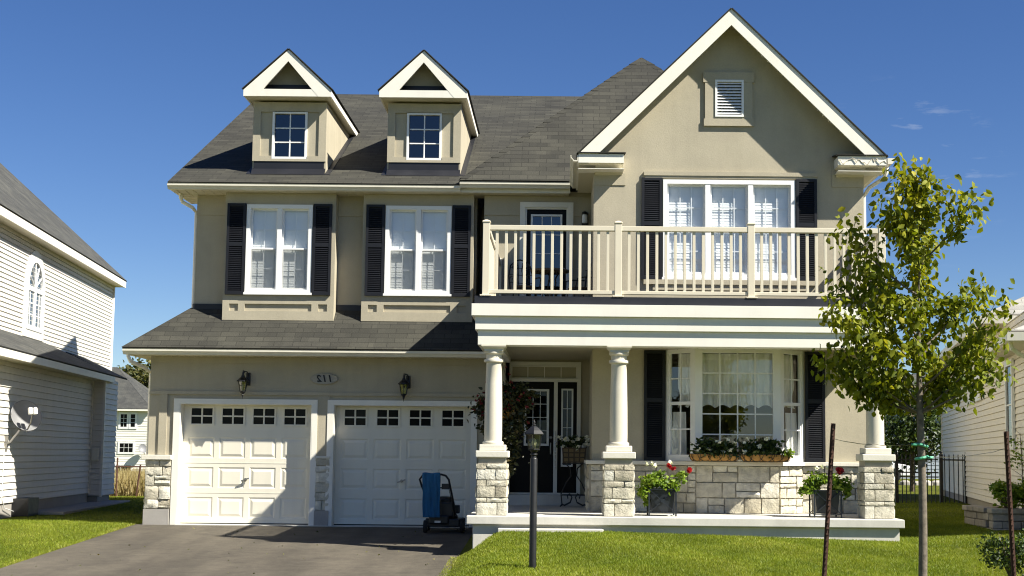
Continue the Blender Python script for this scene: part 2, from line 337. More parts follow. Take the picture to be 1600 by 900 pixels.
def asphalt_mat():
    m, t, p = newmat('asphalt'); tc = t.nodes.new('ShaderNodeTexCoord')
    n1 = N(t, 'ShaderNodeTexNoise', Scale=.8, Detail=7., Roughness=.65); n2 = N(t, 'ShaderNodeTexNoise', Scale=6., Detail=5.); n3 = N(t, 'ShaderNodeTexNoise', Scale=140., Detail=2.)
    vo = N(t, 'ShaderNodeTexVoronoi', Scale=110.)
    for n in (n1, n2, n3, vo): t.links.new(tc.outputs['Object'], n.inputs['Vector'])
    mp = t.nodes.new('ShaderNodeMapping'); mp.inputs['Scale'].default_value = (1.6, .18, 1); mp.inputs['Rotation'].default_value = (0, 0, .12); t.links.new(tc.outputs['Object'], mp.inputs[0])
    n4 = N(t, 'ShaderNodeTexNoise', Scale=1., Detail=4.); t.links.new(mp.outputs[0], n4.inputs['Vector'])
    a = ramp(t, n1.outputs[0], [(.3, (.076, .067, .055)), (.7, (.112, .099, .080))])
    a = mixc(t, 1., a, ramp(t, n4.outputs[0], [(.35, (.80, .80, .80)), (.6, (1.1, 1.09, 1.07))]), 'MULTIPLY')
    a = mixc(t, 1., a, ramp(t, n2.outputs[0], [(.3, (.88, .88, .88)), (.7, (1.12, 1.12, 1.1))]), 'MULTIPLY')
    a = mixc(t, 1., a, ramp(t, n3.outputs[0], [(.3, (.72, .72, .72)), (.75, (1.35, 1.33, 1.28))]), 'MULTIPLY')
    v2 = N(t, 'ShaderNodeTexVoronoi', Scale=28.); t.links.new(tc.outputs['Object'], v2.inputs['Vector']); sp = ramp(t, v2.outputs['Distance'], [(.05, (1, 1, 1)), (.09, (0, 0, 0))])
    gt = N(t, 'ShaderNodeMath', _operation='GREATER_THAN'); gt.inputs[1].default_value = .80; sc = t.nodes.new('ShaderNodeSeparateColor'); t.links.new(v2.outputs['Color'], sc.inputs[0]); t.links.new(sc.outputs[0], gt.inputs[0])
    ml = N(t, 'ShaderNodeMath', _operation='MULTIPLY'); t.links.new(sp, ml.inputs[0]); t.links.new(gt.outputs[0], ml.inputs[1]); a = mixc(t, ml.outputs[0], a, (.30, .27, .22))
    n5 = N(t, 'ShaderNodeTexNoise', Scale=2.4, Detail=8., Roughness=.7); t.links.new(tc.outputs['Object'], n5.inputs['Vector'])
    a = mixc(t, 1., a, ramp(t, n5.outputs[0], [(.34, (.86, .86, .87)), (.46, (1, 1, 1)), (.64, (1.06, 1.06, 1.05))]), 'MULTIPLY')
    t.links.new(a, p.inputs['Base Color']); p.inputs['Roughness'].default_value = .9; p.inputs['Specular IOR Level'].default_value = .3
    b = N(t, 'ShaderNodeBump', Strength=.7, Distance=.006); t.links.new(vo.outputs[0], b.inputs['Height']); t.links.new(b.outputs[0], p.inputs['Normal'])
    return m
m_ground, m_asph = ground_mat(), asphalt_mat()
xs = np.concatenate([[-2500, -800, -300, -120, -60, -35, -22], np.arange(-16, 12.01, .25), [16, 22, 35, 60, 120, 300, 800, 2500]])
ys = np.concatenate([[-2500, -600, -150, -60, -35], np.arange(-26, 16.01, .25), [19, 24, 30, 40, 60, 90, 150, 300, 800, 2500]])
def ground_under(x, y):
    z = ground(x, y); d = (x > DX0+.02) & (x < DX1-.02) & (y < .3)
    return np.where(d, np.minimum(z, drive_z(x, y))-.05, z)
sheet('lawn', xs, ys, ground_under, m_ground)
sheet('driveway', np.array([DX0, -6, -4.5, -3, DX1+.12]), np.concatenate([np.arange(-26, .26, .5), [.26]]), lambda x, y: drive_z(x, y)+.004+.0*x, m_asph)

# grass blades: one mesh of many small blades, each with its own shade
def blades(name, xy, h, wdt, mat, label, lean=.5, seed=1, cols=None):
    rg = np.random.default_rng(seed); n = len(xy); z = ground(xy[:, 0], xy[:, 1])
    an = rg.uniform(0, 2*np.pi, n); ln = rg.uniform(.1, lean, n); hh = h*rg.uniform(.55, 1.25, n)
    dx, dy = np.cos(an), np.sin(an); la = rg.uniform(0, 2*np.pi, n)
    b = np.stack([xy[:, 0], xy[:, 1], z-.005], 1); side = np.stack([dx, dy, 0*dx], 1)*wdt/2
    tip = b+np.stack([np.cos(la)*ln*hh, np.sin(la)*ln*hh, hh], 1); mid = b*.5+tip*.5+np.stack([0*z, 0*z, hh*.1], 1)
    v = np.stack([b-side, b+side, mid+side*.7, mid-side*.7, tip], 1).reshape(-1, 3)
    k = np.arange(n)*5
    lo = np.stack([k, k+1, k+2, k+3, k+3, k+2, k+4], 1).ravel()
    me = bpy.data.meshes.new(name); me.vertices.add(n*5); me.vertices.foreach_set('co', v.astype(np.float32).ravel())
    me.loops.add(n*7); me.loops.foreach_set('vertex_index', lo.astype(np.int32))
    me.polygons.add(n*2); st = np.stack([np.arange(n)*7, np.arange(n)*7+4], 1).ravel(); me.polygons.foreach_set('loop_start', st.astype(np.int32))
    me.update(); me.validate()
    c = rg.uniform(0, 1, n) if cols is None else cols; c = np.repeat(c, 5)
    ca = me.color_attributes.new('var', 'FLOAT_COLOR', 'POINT'); ca.data.foreach_set('color', np.repeat(c.astype(np.float32)[:, None], 4, 1).ravel())
    me.materials.append(mat); o = bpy.data.objects.new(name, me); COL.objects.link(o)
    return tag(o, label, 'grass', kind='stuff')
m_blade = varmat('grass_blade', [(0, (.09, .138, .008)), (.5, (.19, .238, .017)), (.85, (.275, .305, .035)), (1, (.40, .37, .11))], .55, .35, noise=.16, nscale=.8, spec=.35)
m_dry = varmat('dry_blade', [(0, (.22, .17, .07)), (.6, (.36, .29, .13)), (1, (.46, .40, .22))], .8, .2, noise=.2, nscale=.8, spec=.2)
rg = np.random.default_rng(3)
def sample(n, x0, x1, y0, y1): return np.stack([rg.uniform(x0, x1, n), rg.uniform(y0, y1, n)], 1)
pts = np.concatenate([sample(230000, -1.6, 7.2, -9.2, -4.25), sample(50000, 4.95, 8.0, -4.25, 0), sample(36000, 4.95, 10.5, 0, 7.5), sample(80000, -10.9, -7.46, -6.5, 1.), sample(36000, -12, -7.4, 1, 13.5)])
X, Y = pts[:, 0], pts[:, 1]
keep = ~((X < -7.36) & (X < -10.05-.112*(Y+1)) & (Y < 8.6)) & ~((X > -1.62) & (X < -1.45) & (rg.uniform(0, 1, len(X)) < .5)) & ~((X > 9.9-.19*(12-Y)) & (X > 7))
keep &= ~((X > 6.66) & (X < 7.4) & (Y > -3.3) & (Y < -1.4))
keep &= ~((X < -7.36) & (X > DX0-.02) & (Y < 0))
pts = pts[keep]
def vnoise(p, sc, seed):
    g_ = np.random.default_rng(seed).uniform(-1, 1, (64, 64)); q = p*sc; i = np.floor(q).astype(int); f = q-i; f = f*f*(3-2*f)
    c = lambda a, b: g_[(i[:, 0]+a) % 64, (i[:, 1]+b) % 64]
    return (c(0, 0)*(1-f[:, 0])+c(1, 0)*f[:, 0])*(1-f[:, 1])+(c(0, 1)*(1-f[:, 0])+c(1, 1)*f[:, 0])*f[:, 1]
gn = 1.0*vnoise(pts, .7, 1)+.9*vnoise(pts, 2.3, 2)+.9*vnoise(pts, 7., 3)+.45*np.sign(np.sin((pts[:, 0]*.55+pts[:, 1]*.25)*2*np.pi/1.1))
ed = np.minimum(np.abs(pts[:, 0]-DX0), np.abs(pts[:, 0]-DX1)); gn = gn+2.2*np.exp(-(ed/.10)**2)*(pts[:, 1] < 0)
thin = vnoise(pts, 3.1, 9)+.7*vnoise(pts, 9, 10); kp = (thin > -.95) | (rg.uniform(0, 1, len(pts)) < .3); pts = pts[kp]; gn = gn[kp]
blades('grass', pts, .034, .0065, m_blade, 'short mown green lawn grass around the house and driveway', .8, 2, np.clip(.47+.13*gn+rg.normal(0, .17, len(pts)), 0, 1))
dp = sample(16000, -14.5, -9.2, 13.2, 19.5)
blades('dry_grass', dp, .62, .022, m_dry, 'tall dry straw grass beyond the wire fence between the houses', .45, 4)
# ================================================================== THE HOUSE
house = thing('house', (-1.2, 2, 0), 'two storey beige stucco house with twin garage doors, two dormers and a balcony', 'house')
H = house
# ---- stone veneer: every block is a bevelled rough-faced piece with its own shade
def course_list(w, h, rnd, hmin=.10, hmax=.20):
    """random ashlar: rows split into blocks, some blocks split again; returns (u0,u1,v0,v1)"""
    out = []; v = 0
    while v < h-.02:
        hh = min(rnd.uniform(hmin+.04, hmax+.05), h-v)
        if h-v-hh < hmin: hh = h-v
        u = -rnd.uniform(0, .12)
        while u < w-.01:
            ww = rnd.uniform(.20, .52); a, b = max(0, u), min(w, u+ww)
            if w-b < .10: b = w
            if b-a > .04:
                if hh > .165 and rnd.random() < .6:
                    sp = v+hh*rnd.uniform(.38, .62); out += [(a, b, v, sp)]
                    if b-a > .26 and rnd.random() < .5:
                        c = a+(b-a)*rnd.uniform(.35, .65); out += [(a, c, sp, v+hh), (c, b, sp, v+hh)]
                    else: out += [(a, b, sp, v+hh)]
                else: out += [(a, b, v, v+hh)]
            u = b if b > u else u+ww
        v += hh
    return out
def stones(mb, origin, ud, nd, w, h, seed, proud=.045, gap=.007, cl=None, rough=.015):
    """clad a vertical rectangle: origin = lower corner, ud = unit vector along it, nd = outward normal"""
    rnd = random.Random(seed); o, ud, nd = Vector(origin), Vector(ud), Vector(nd); z = Vector((0, 0, 1))
    for (a, b, c, d) in (cl or course_list(w, h, rnd)):
        a, b, c, d = a+gap, b-gap, c+gap, d-gap; mb.shade = rnd.random(); pr = proud*rnd.uniform(.75, 1.25)
        nu, nv = max(2, int((b-a)/.05)), max(2, int((d-c)/.05)); rows = []
        for j in range(-1, nv+2):
            r = []
            for i in range(-1, nu+2):
                ii, jj = min(max(i, 0), nu), min(max(j, 0), nv); uu, vv = a+(b-a)*ii/nu, c+(d-c)*jj/nv
                edge = ii in (0, nu) or jj in (0, nv)
                if i in (-1, nu+1) or j in (-1, nv+1): dep = -.01
                else:
                    dep = pr*(.72 if edge else 1)+rnd.uniform(-rough, rough)
                    if edge: uu += rnd.uniform(-.004, .004); vv += rnd.uniform(-.004, .004)
                r.append(o+ud*uu+z*vv+nd*dep)
            rows.append(r)
        mb.grid(rows)
    mb.shade = .5
# ---- garage storey
GL, GR = (-6.80, -4.44, 0, 2.15), (-4.07, -1.60, 0, 2.15)
b = MB(); b.wall(-7.34, -.96, 0, 3.09, 0, .24, [GL, GR]); b.box(-7.34, -7.10, .24, 9, 0, 3.09)
b.wall(-7.34, -1.0, 2.30, 2.36, -.035, 0); b.wall(-7.34, -1.4, 2.86, 2.99, -.02, 0)          # stucco band and frieze
b.box(-7.16, -7.02, -.03, 0, 1.23, 2.30); b.box(-4.36, -4.14, -.02, 0, 1.23, 2.30)
b.build('garage_wall', m_stucco, H)
fb = MB(); fb.box(-7.37, -6.92, -.06, 0, -.05, .275); fb.box(-4.36, -4.11, -.06, 0, -.05, .275); fb.box(-7.36, -7.34, 0, 9, -.05, .275); fb.build('foundation', m_found, H)
sb = MB(); stones(sb, (-7.36, -.01, .28), (1, 0, 0), (0, -1, 0), .45, .86, 3); sb2 = MB(); stones(sb2, (-4.365, -.01, .28), (1, 0, 0), (0, -1, 0), .26, .90, 8, proud=.03); sb2.build('stone_veneer', m_stone, H, smooth='auto')
stones(sb, (-7.345, 1.2, .28), (0, -1, 0), (-1, 0, 0), 1.2, .86, 4)
sb.build('stone_veneer', m_stone, H, smooth='auto')
cb = MB(); cb.box(-7.43, -6.90, -.10, 0, 1.14, 1.225); cb.box(-7.43, -7.34, 0, 1.2, 1.14, 1.225); cb.build('stone_cap', m_cap, H, bev=.008); Box('stone_cap', m_cap, H, -4.372, -4.10, -.06, 0, 1.185, 1.23, bev=.008)
def raised_panel(mb, x0, x1, z0, z1, y):
    """an embossed panel filling the hole x0..x1, z0..z1 of a plate whose face is at y"""
    L = [(0, 0), (.018, .010), (.034, .010), (.075, -.003)]; rows = [[(x0+i, y+d, z0+i), (x1-i, y+d, z0+i), (x1-i, y+d, z1-i), (x0+i, y+d, z1-i)] for i, d in L]
    mb.grid(rows, closed=True); mb.face(rows[-1])
def garage_door(x0, x1, seed):
    y = .20; z0, z1 = .03, 2.15; sec = (z1-z0)/4; w = x1-x0; holes = []; wins = []
    pw = (w-.10)/4
    for c in range(4):
        a, e = x0+.05+c*pw+.045, x0+.05+(c+1)*pw-.045
        for r in range(3): holes.append((a, e, z0+r*sec+.085, z0+(r+1)*sec-.075))
        mid = (a+e)/2; wins.append((mid-.20, mid+.20, 1.775, 2.075))
    b = MB(); b.wall(x0, x1, z0, z1, y, y+.04, holes+wins)
    for h in holes: raised_panel(b, *h, y)
    for r in range(1, 4): b.box(x0, x1, y-.004, y-.001, z0+r*sec-.004, z0+r*sec+.010)
    d = b.build('garage_door', m_gar, H)
    Box('bottom_seal', m_rubber, d, x0, x1, y+.005, y+.03, .0, .028)
    for k, (a, e, c, f) in enumerate(wins):
        wb = MB(); wb.ring(a-.02, e+.02, c-.02, f+.02, .032, y-.016, y+.012)
        wb.box((a+e)/2-.014, (a+e)/2+.014, y-.014, y+.012, c, f); wb.box(a, e, y-.0125, y+.0115, (c+f)/2-.013, (c+f)/2+.013)
        wb.build('door_window', m_gar, d, bev=.003); Box('window_pane', m_gdark, d, a-.005, e+.005, y+.014, y+.02, c-.005, f+.005)
    hb = MB(); mx = (x0+x1)/2-.02; hb.lathe(0, 0, [(.028, 0), (.028, .012)], 12); hb.v = [(mx+p[0], y-.002-p[2], .80+p[1]) for p in hb.v]
    hb.bar((mx-.07, y-.05, .775), (mx+.07, y-.05, .825), .02, .022); hb.bar((mx, y-.05, .80), (mx, y, .80), .016, .016); hb.build('door_handle', m_wire, d)
    return d
for g, sd in ((GL, 1), (GR, 2)):
    garage_door(g[0]+.02, g[1]-.02, sd)
    f = MB(); f.wall(g[0]-.10, g[1]+.09, 0, 2.225, -.035, .0, [(g[0], g[1], 0, 2.15)]); f.box(g[0]-.002, g[0]+.02, -.033, .20, 0, 2.15); f.box(g[1]-.02, g[1]+.002, -.033, .20, 0, 2.15); f.box(g[0]+.02, g[1]-.02, -.033, .20, 2.13, 2.152)
    f.build('door_casing', m_white, H, bev=.004)
Box('garage_sill', m_conc, H, -6.8, -1.6, -.10, .5, -.08, .012)
# ---- upper storey, left
W1, W2 = (-5.735, -4.545, 4.135, 5.75), (-3.225, -2.035, 4.135, 5.75)
b = MB(); b.wall(-6.72, -1.64, 3.2, 6.0, .40, .60, [(W1[0]-.1, W1[1]+.1, 4.1, 5.8), (W2[0]-.1, W2[1]+.1, 4.1, 5.8)]); b.box(-6.72, -6.50, .60, 9.2, 3.2, 6.0)
b.wall(-6.72, -1.64, 5.62, 5.97, .38, .40, [(-6.13, -4.13, 5.6, 6.0), (-3.64, -1.64, 5.6, 6.0)]); b.box(-1.64, -1.60, .5, 1.6, 3.2, 6.0); b.box(-1.66, -1.42, 1.5, 1.6, 3.2, 6)
b.build('upper_wall', m_stucco, H)
def screen_mat():
    m, t, p = newmat('insect_screen'); p.inputs['Base Color'].default_value = (.10, .105, .10, 1); p.inputs['Roughness'].default_value = .8; p.inputs['Specular IOR Level'].default_value = .2
    tr = t.nodes.new('ShaderNodeBsdfTransparent'); mx = t.nodes.new('ShaderNodeMixShader'); mx.inputs[0].default_value = .36
    t.links.new(tr.outputs[0], mx.inputs[1]); t.links.new(p.outputs[0], mx.inputs[2]); t.links.new(mx.outputs[0], t.nodes['Material Output'].inputs[0]); return m
m_screen = screen_mat()
def interior(name, x0, x1, y0, y1, z0, z1):
    r = MB(); r.face([(x0,y1,z0),(x1,y1,z0),(x1,y1,z1),(x0,y1,z1)]); r.face([(x0,y0,z0),(x0,y1,z0),(x0,y1,z1),(x0,y0,z1)]); r.face([(x1,y0,z0),(x1,y1,z0),(x1,y1,z1),(x1,y0,z1)])
    r.face([(x0,y0,z0),(x1,y0,z0),(x1,y1,z0),(x0,y1,z0)]); r.face([(x0,y0,z1),(x1,y0,z1),(x1,y1,z1),(x0,y1,z1)]); return r.build(name, m_room, H, recalc=False)
def blind(parent, x0, x1, y, z0, z1, tilt=.55, step=.045):
    mb = MB(); z = z1; k = 0
    while z > z0:
        zz = max(z-step, z0); s = R.uniform(-.0015, .0015); mb.face([(x0, y+.004+s, z), (x1, y+.004+s, z), (x1, y-.003+s, zz-.002), (x0, y-.003+s, zz-.002)]); z -= step
    mb.box(x0, x1, y-.015, y+.02, z0-.02, z0)
    return mb.build('blind', m_blind, parent, recalc=False)
def window(x0, x1, z0, z1, y, ncol, hung=True, muntin='partial', blinds=True, frame=.07, parent=H, lower_blind=True):
    """white vinyl window whose brickmould stands just proud of the wall face y; sashes sit back in the hole"""
    f = MB(); f.ring(x0, x1, z0, z1, frame, y-.03, y+.10); f.box(x0-.02, x1+.02, y-.05, y-.028, z0-.03, z0+.012)
    w = (x1-x0-2*frame); mw = .085; uw = (w-mw*(ncol-1))/ncol; units = []
    for i in range(ncol):
        a = x0+frame+i*(uw+mw); units.append((a, a+uw))
        if i: f.box(a-mw, a, y-.024, y+.10, z0+frame, z1-frame)
    o = f.build('window', m_vinyl, parent, bev=.004)
    a0, a1 = z0+frame, z1-frame; zm = (a0+a1)/2
    sash, pane, mun = MB(), MB(), MB()
    for a, e in units:
        if hung:
            sash.ring(a, e, zm-.018, a1, .030, y+.045, y+.075); sash.ring(a, e, a0, zm+.022, .034, y+.010, y+.045)
        else: sash.ring(a, e, a0, a1, .035, y+.015, y+.05)
        for (c, d, yy) in (((zm+.012, a1-.03, y+.060), (a0+.034, zm-.012, y+.028)) if hung else ((a0+.035, a1-.035, y+.032),)):
            pane.face([(a+.03, yy, c), (e-.03, yy, c), (e-.03, yy, d), (a+.03, yy, d)])
            if muntin == 'partial':
                m2 = (a+e)/2; mun.box(m2-.007, m2+.007, yy+.006, yy+.012, c, d); q = (c+d)/2; mun.box(a+.03, e-.03, yy+.0065, yy+.0115, q-.006, q+.006)
            elif muntin == 'grid':
                for fx in (1/3, 2/3): m2 = a+.03+(e-a-.06)*fx; mun.box(m2-.009, m2+.009, yy+.006, yy+.014, c, d)
                for fz in (.5,): q = c+(d-c)*fz; mun.box(a+.03, e-.03, yy+.0065, yy+.0135, q-.009, q+.009)
    sash.build('sash', m_vinyl, o, bev=.003)
    if muntin == 'partial':
        sc = MB()
        for a, e in units: sc.face([(a+.02, y+.004, a0+.02), (e-.02, y+.004, a0+.02), (e-.02, y+.004, zm), (a+.02, y+.004, zm)])
        sc.build('insect_screen', m_screen, o, recalc=False)
    if mun.f: mun.build('muntin', m_vinyl, o)
    pane.build('pane', m_glass, o, recalc=False)
    if blinds:
        for a, e in units: blind(o, a+.005, e-.005, y+.10, a0+.01, a1)
    interior('room', x0+.02, x1-.02, y+.101, y+.75, z0+.02, z1-.02)
    return o
def shutter(x0, x1, z0, z1, y):
    s = MB(); s.ring(x0, x1, z0, z1, .045, y-.045, y, .06); zm = z0+(z1-z0)*.55; s.box(x0+.045, x1-.045, y-.043, y, zm-.035, zm+.035); s.box(x0+.03, x1-.03, y-.008, y-.002, z0+.03, z1-.03)
    z = z0+.075
    while z < z1-.06:
        if abs(z-zm) > .045: s.face([(x0+.045, y-.042, z-.014), (x1-.045, y-.042, z-.014), (x1-.045, y-.012, z+.018), (x0+.045, y-.012, z+.018)]); s.face([(x0+.045, y-.042, z-.014), (x0+.045, y-.042, z-.020), (x1-.045, y-.042, z-.020), (x1-.045, y-.042, z-.014)])
        z += .034
    return s.build('shutter', m_shut, H, recalc=False)
for (X0, X1, Wd) in ((-6.13, -4.13, W1), (-3.635, -1.635, W2)):
    m = (Wd[0]+Wd[1])/2; hz = (3.815, 3.945)
    holes = [Wd, (X0+.12, X0+.28, *hz), (X0+.40, X1-.40, *hz), (X1-.28, X1-.12, *hz)]
    b = MB(); b.wall(X0, X1, 3.65, 5.965, .10, .135, holes); b.wall(X0+.001, X1-.001, 3.651, 5.964, .135, .40, [Wd]); b.build('window_bay', m_stucco, H)
    window(*Wd, .10, 2)
    shutter(Wd[0]-.35, Wd[0]-.015, 4.105, 5.765, .10); shutter(Wd[1]+.015, Wd[1]+.35, 4.105, 5.765, .10)
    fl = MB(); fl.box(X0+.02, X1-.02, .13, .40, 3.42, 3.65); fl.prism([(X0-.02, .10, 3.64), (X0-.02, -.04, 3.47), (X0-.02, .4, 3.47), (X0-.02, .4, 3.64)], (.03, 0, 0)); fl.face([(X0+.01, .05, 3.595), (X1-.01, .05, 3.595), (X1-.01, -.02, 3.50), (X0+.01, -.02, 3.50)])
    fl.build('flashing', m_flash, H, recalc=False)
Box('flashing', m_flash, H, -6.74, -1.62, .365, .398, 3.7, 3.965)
# ---- balcony door wall and gable block
BD = (-.70, .065, 3.66, 5.745)
b = MB(); b.wall(-1.45, .48, 3.1, 6.05, .15, .40, [BD]); b.box(-1.45, -1.40, .40, 2, 3.1, 6.05)
b.wall(-1.45, .48, 5.70, 5.96, .13, .15, [(-.79, .16, 5.6, 5.83)]); b.build('balcony_wall', m_stucco, H)
GW = (1.615, 3.775, 4.175, 5.80); GV = (2.47, 2.93, 6.86, 7.465)
b = MB(); b.wall(.48, 4.90, .40, 3.02, -2.26, -2.06, [(1.62, 3.90, 1.20, 3.0)]); b.wall(.48, 4.90, 3.02, 6.06, -2.26, -2.06, [GW])
b.prism([(.48, -2.26, 6.06), (4.90, -2.26, 6.06), (4.90, -2.26, 6.33), (2.70, -2.26, 8.47), (.48, -2.26, 6.33)], (0, .2, 0))
b.box(.48, .68, -2.06, .30, .40, 6.06); b.box(4.70, 4.90, -2.06, 8.5, .0, 6.06); b.box(-6.5, 4.7, 8.4, 8.5, 0, 6.06)
b.box(1.30, 4.14, -2.30, -2.26, 5.865, 5.93); b.box(1.32, 4.12, -2.285, -2.26, 5.825, 5.865)    # band over the window
b.box(1.30, 4.12, -2.315, -2.26, 4.07, 4.145); b.box(1.45, 3.95, -2.29, -2.26, 3.98, 4.07)     # sill band
b.box(.48, 1.0, -2.275, -2.26, 5.70, 6.05); b.box(4.38, 4.90, -2.275, -2.26, 5.70, 6.05)
b.build('gable_wall', m_stucco, H)
window(*GW, -2.26, 3, hung=True, muntin='grid')
shutter(1.262, 1.60, 4.15, 5.825, -2.26); shutter(3.79, 4.13, 4.15, 5.825, -2.26)
b = MB(); b.ring(2.30, 3.08, 6.72, 7.59, .165, -2.30, -2.262, .14); b.box(2.27, 3.11, -2.305, -2.262, 7.43, 7.60); b.box(2.28, 3.10, -2.303, -2.262, 6.70, 6.82)
v = b.build('gable_vent', m_stucco, H)
b = MB(); b.ring(2.465, 2.935, 6.85, 7.47, .035, -2.315, -2.262)
for k in range(11): z = 6.90+k*.050; b.box(2.50, 2.90, 0, 0, 0, 0) if False else b.prism([(2.5, -2.308, z), (2.5, -2.308, z+.008), (2.5, -2.266, z+.046), (2.5, -2.266, z+.038)], (.40, 0, 0))
b.build('vent_louvre', m_vinyl, v); Box('vent_screen', m_dark, v, 2.5, 2.9, -2.265, -2.2615, 6.885, 7.435)
# balcony door
d = MB(); d.ring(-.80, .165, 3.64, 5.845, .095, .10, .15, .03); d.ring(-.705, .07, 3.66, 5.75, .03, .13, .20, .02); dc = d.build('door_casing', m_white, H, bev=.004)
d = MB(); d.wall(-.675, .04, 3.68, 5.72, .165, .21, [(-.575, -.065, 3.88, 5.60)]); dr = d.build('balcony_door', m_door, H, bev=.003)
d = MB(); d.ring(-.605, -.035, 3.85, 5.63, .035, .150, .19); [d.box(-.57+.17*k-.008, -.57+.17*k+.008, .162, .176, 3.88, 5.6) for k in (1, 2)]; [d.box(-.575, -.065, .163, .175, 3.88+.344*k-.008, 3.88+.344*k+.008) for k in range(1, 5)]
d.build('door_light', m_vinyl, dr, bev=.003); Box('pane', m_glassd, dr, -.58, -.06, .178, .184, 3.87, 5.61); interior('room', -.68, .05, .212, .9, 3.66, 5.72)
k = MB(); k.lathe(0, 0, [(.028, 0), (.028, .01), (.012, .02), (.012, .045), (.028, .055), (.028, .075), (.01, .085)], 14); k.v = [(-.0 + p[0], .163-p[2], 4.62+p[1]) for p in k.v]; k.build('door_knob', m_wire, dr, smooth=True)
# ---- roofs
ES = .488
b = MB(); ez = 6.055
rdg = (7.0, ez+ES*7.25)
b.roof([(-7.09, -.25, ez), (1.3, -.25, ez), (1.3, rdg[0], rdg[1]), (-7.09, rdg[0], rdg[1])]); b.roof([(1.3, 9.6, ez), (-7.09, 9.6, ez), (-7.09, rdg[0], rdg[1]), (1.3, rdg[0], rdg[1])])
b.build('roof', m_roof, H, recalc=False)
b = MB(); b.prism([(-6.72, .4, 6.0), (-6.72, 9.2, 6.0), (-6.72, 9.2, 6.4), (-6.72, 7, 9.4), (-6.72, .4, 6.2)], (.2, 0, 0)); b.build('end_gable', m_stucco, H)
b = MB()
b.hexa([(-7.09, -.2, ez-.09), (-7.06, -.2, ez-.09), (-7.06, 7, rdg[1]-.16), (-7.09, 7, rdg[1]-.16)], [(-7.09, -.2, ez+.01), (-7.06, -.2, ez+.01), (-7.06, 7, rdg[1]-.004), (-7.09, 7, rdg[1]-.004)])
b.box(-7.085, .10, -.14, -.11, 5.965, 6.09); b.box(-7.085, -7.055, -.11, 1.3, 5.965, 6.055); b.build('fascia', m_white, H)
def soffit(x0, x1, y0, y1, z, along='x', name='soffit'):
    s = MB(); s.box(x0, x1, y0, y1, z, z+.02); n = int(((x1-x0) if along == 'x' else (y1-y0))/.15)
    for i in range(n):
        if along == 'x': x = x0+(i+.5)*(x1-x0)/n; s.box(x-.004, x+.004, y0+.01, y1-.01, z-.006, z-.0005)
        else: y = y0+(i+.5)*(y1-y0)/n; s.box(x0+.01, x1-.01, y-.004, y+.004, z-.006, z-.0005)
    return s.build(name, m_soffit, H)
soffit(-7.06, .08, -.11, .45, 5.968); soffit(-7.06, -6.70, .45, 1.3, 5.968, 'y')
def gutter(x0, x1, y, z, h=.10, d=.115, axis='x'):
    prof = [(0, 0), (-.07, 0), (-.085, .03), (-d, .06), (-d, h-.012), (-d-.006, h), (-d+.012, h), (-d+.012, .07), (-.06, .02), (-.012, .02), (-.012, h), (0, h)]
    g = MB()
    if axis == 'x': g.prism([(x0, y+a*d/.115, z+c*h/.10) for a, c in prof], (x1-x0, 0, 0))
    else: g.prism([(y+a*d/.115, x0, z+c*h/.10) for a, c in prof], (0, x1-x0, 0))
    return g.build('gutter', m_gutter, H)
gutter(-7.10, -1.86, -.14, 5.965); gutter(-1.87, .10, -.19, 6.03)
# hip-ended roof over the right half and its cap shingles
c0 = Vector((-1.87, -.30, 6.13)); ap = Vector((1.55, 3.12, 9.40)); c1 = Vector((4.97, -.30, 6.13)); bk = Vector((1.55, 8.6, 9.40))
b = MB(); b.roof([c0, c1, ap]); b.roof([(c0.x, 8.6, 6.13), c0, ap, bk]); b.roof([c1, (c1.x, 8.6, 6.13), bk, ap])
cp = MB(); n = 26
for (A, B) in ((c0, ap), (c1, ap)):
    dv = (B-A)/n; side = Vector((0, 0, 1)).cross(dv).normalized()
    for i in range(n-1):
        p, q = A+dv*i, A+dv*min(i+1.15, n); dn = Vector((0, 0, -.075)); o1, o2 = Vector((0, 0, .058)), Vector((0, 0, .044))
        sx = 1 if A is c0 else -1; wl = Vector((-.02*sx, .14, -.0)); wf = Vector((.14*sx, -.0, 0))
        for wv in (wf, Vector((0, .14, 0))):
            e = wv+Vector((0, 0, (-.002 if wv is wf else -.004)))
            cp.face([p+o1, q+o2, q+o2+e+Vector((0, 0, 0)), p+o1+e], [(i*.31, 0), (i*.31+.29, 0), (i*.31+.29, .13), (i*.31, .13)])
b.build('hip_roof', m_roof, H, recalc=False); cp.build('ridge_cap', m_roof, H, recalc=False)
# front gable roof
GE, GRZ, gx, rx0, rx1 = 6.13, 8.575, 2.70, .20, 5.22
b = MB(); b.roof([(rx0, -2.62, GE), (gx, -2.62, GRZ), (gx, 2.3, GRZ), (rx0, 2.3, GE)], .02); b.roof([(gx, -2.62, GRZ), (rx1, -2.62, GE), (rx1, 2.3, GE), (gx, 2.3, GRZ)], .02)
b.build('gable_roof', m_roof, H, recalc=False)
b = MB(); th = .25
for x in (rx0+.02, rx1-.02):
    b.prism([(x, -2.60, GE+.012), (gx, -2.60, GRZ+.004), (gx, -2.60, GRZ-.02-th), (x+(0.17 if x < gx else -.17), -2.60, GE-.13), (x, -2.60, GE-.13)], (0, .035, 0))
for (x0, x1) in ((.22, .955), (4.42, 5.20)): b.box(x0, x1, -2.598, -2.26, 5.90, 5.91); b.box(x0, x1, -2.603, -2.568, 6.0, 6.145); b.box(x1-.03 if x0 < 1 else x0, x1 if x0 < 1 else x0+.03, -2.57, -2.26, 6.0, 6.145)
b.box(.205, .235, -2.565, -.25, 6.0, 6.12); b.box(5.185, 5.215, -2.565, 4, 6.0, 6.12)
b.build('rake_board', m_white, H)
b = MB()
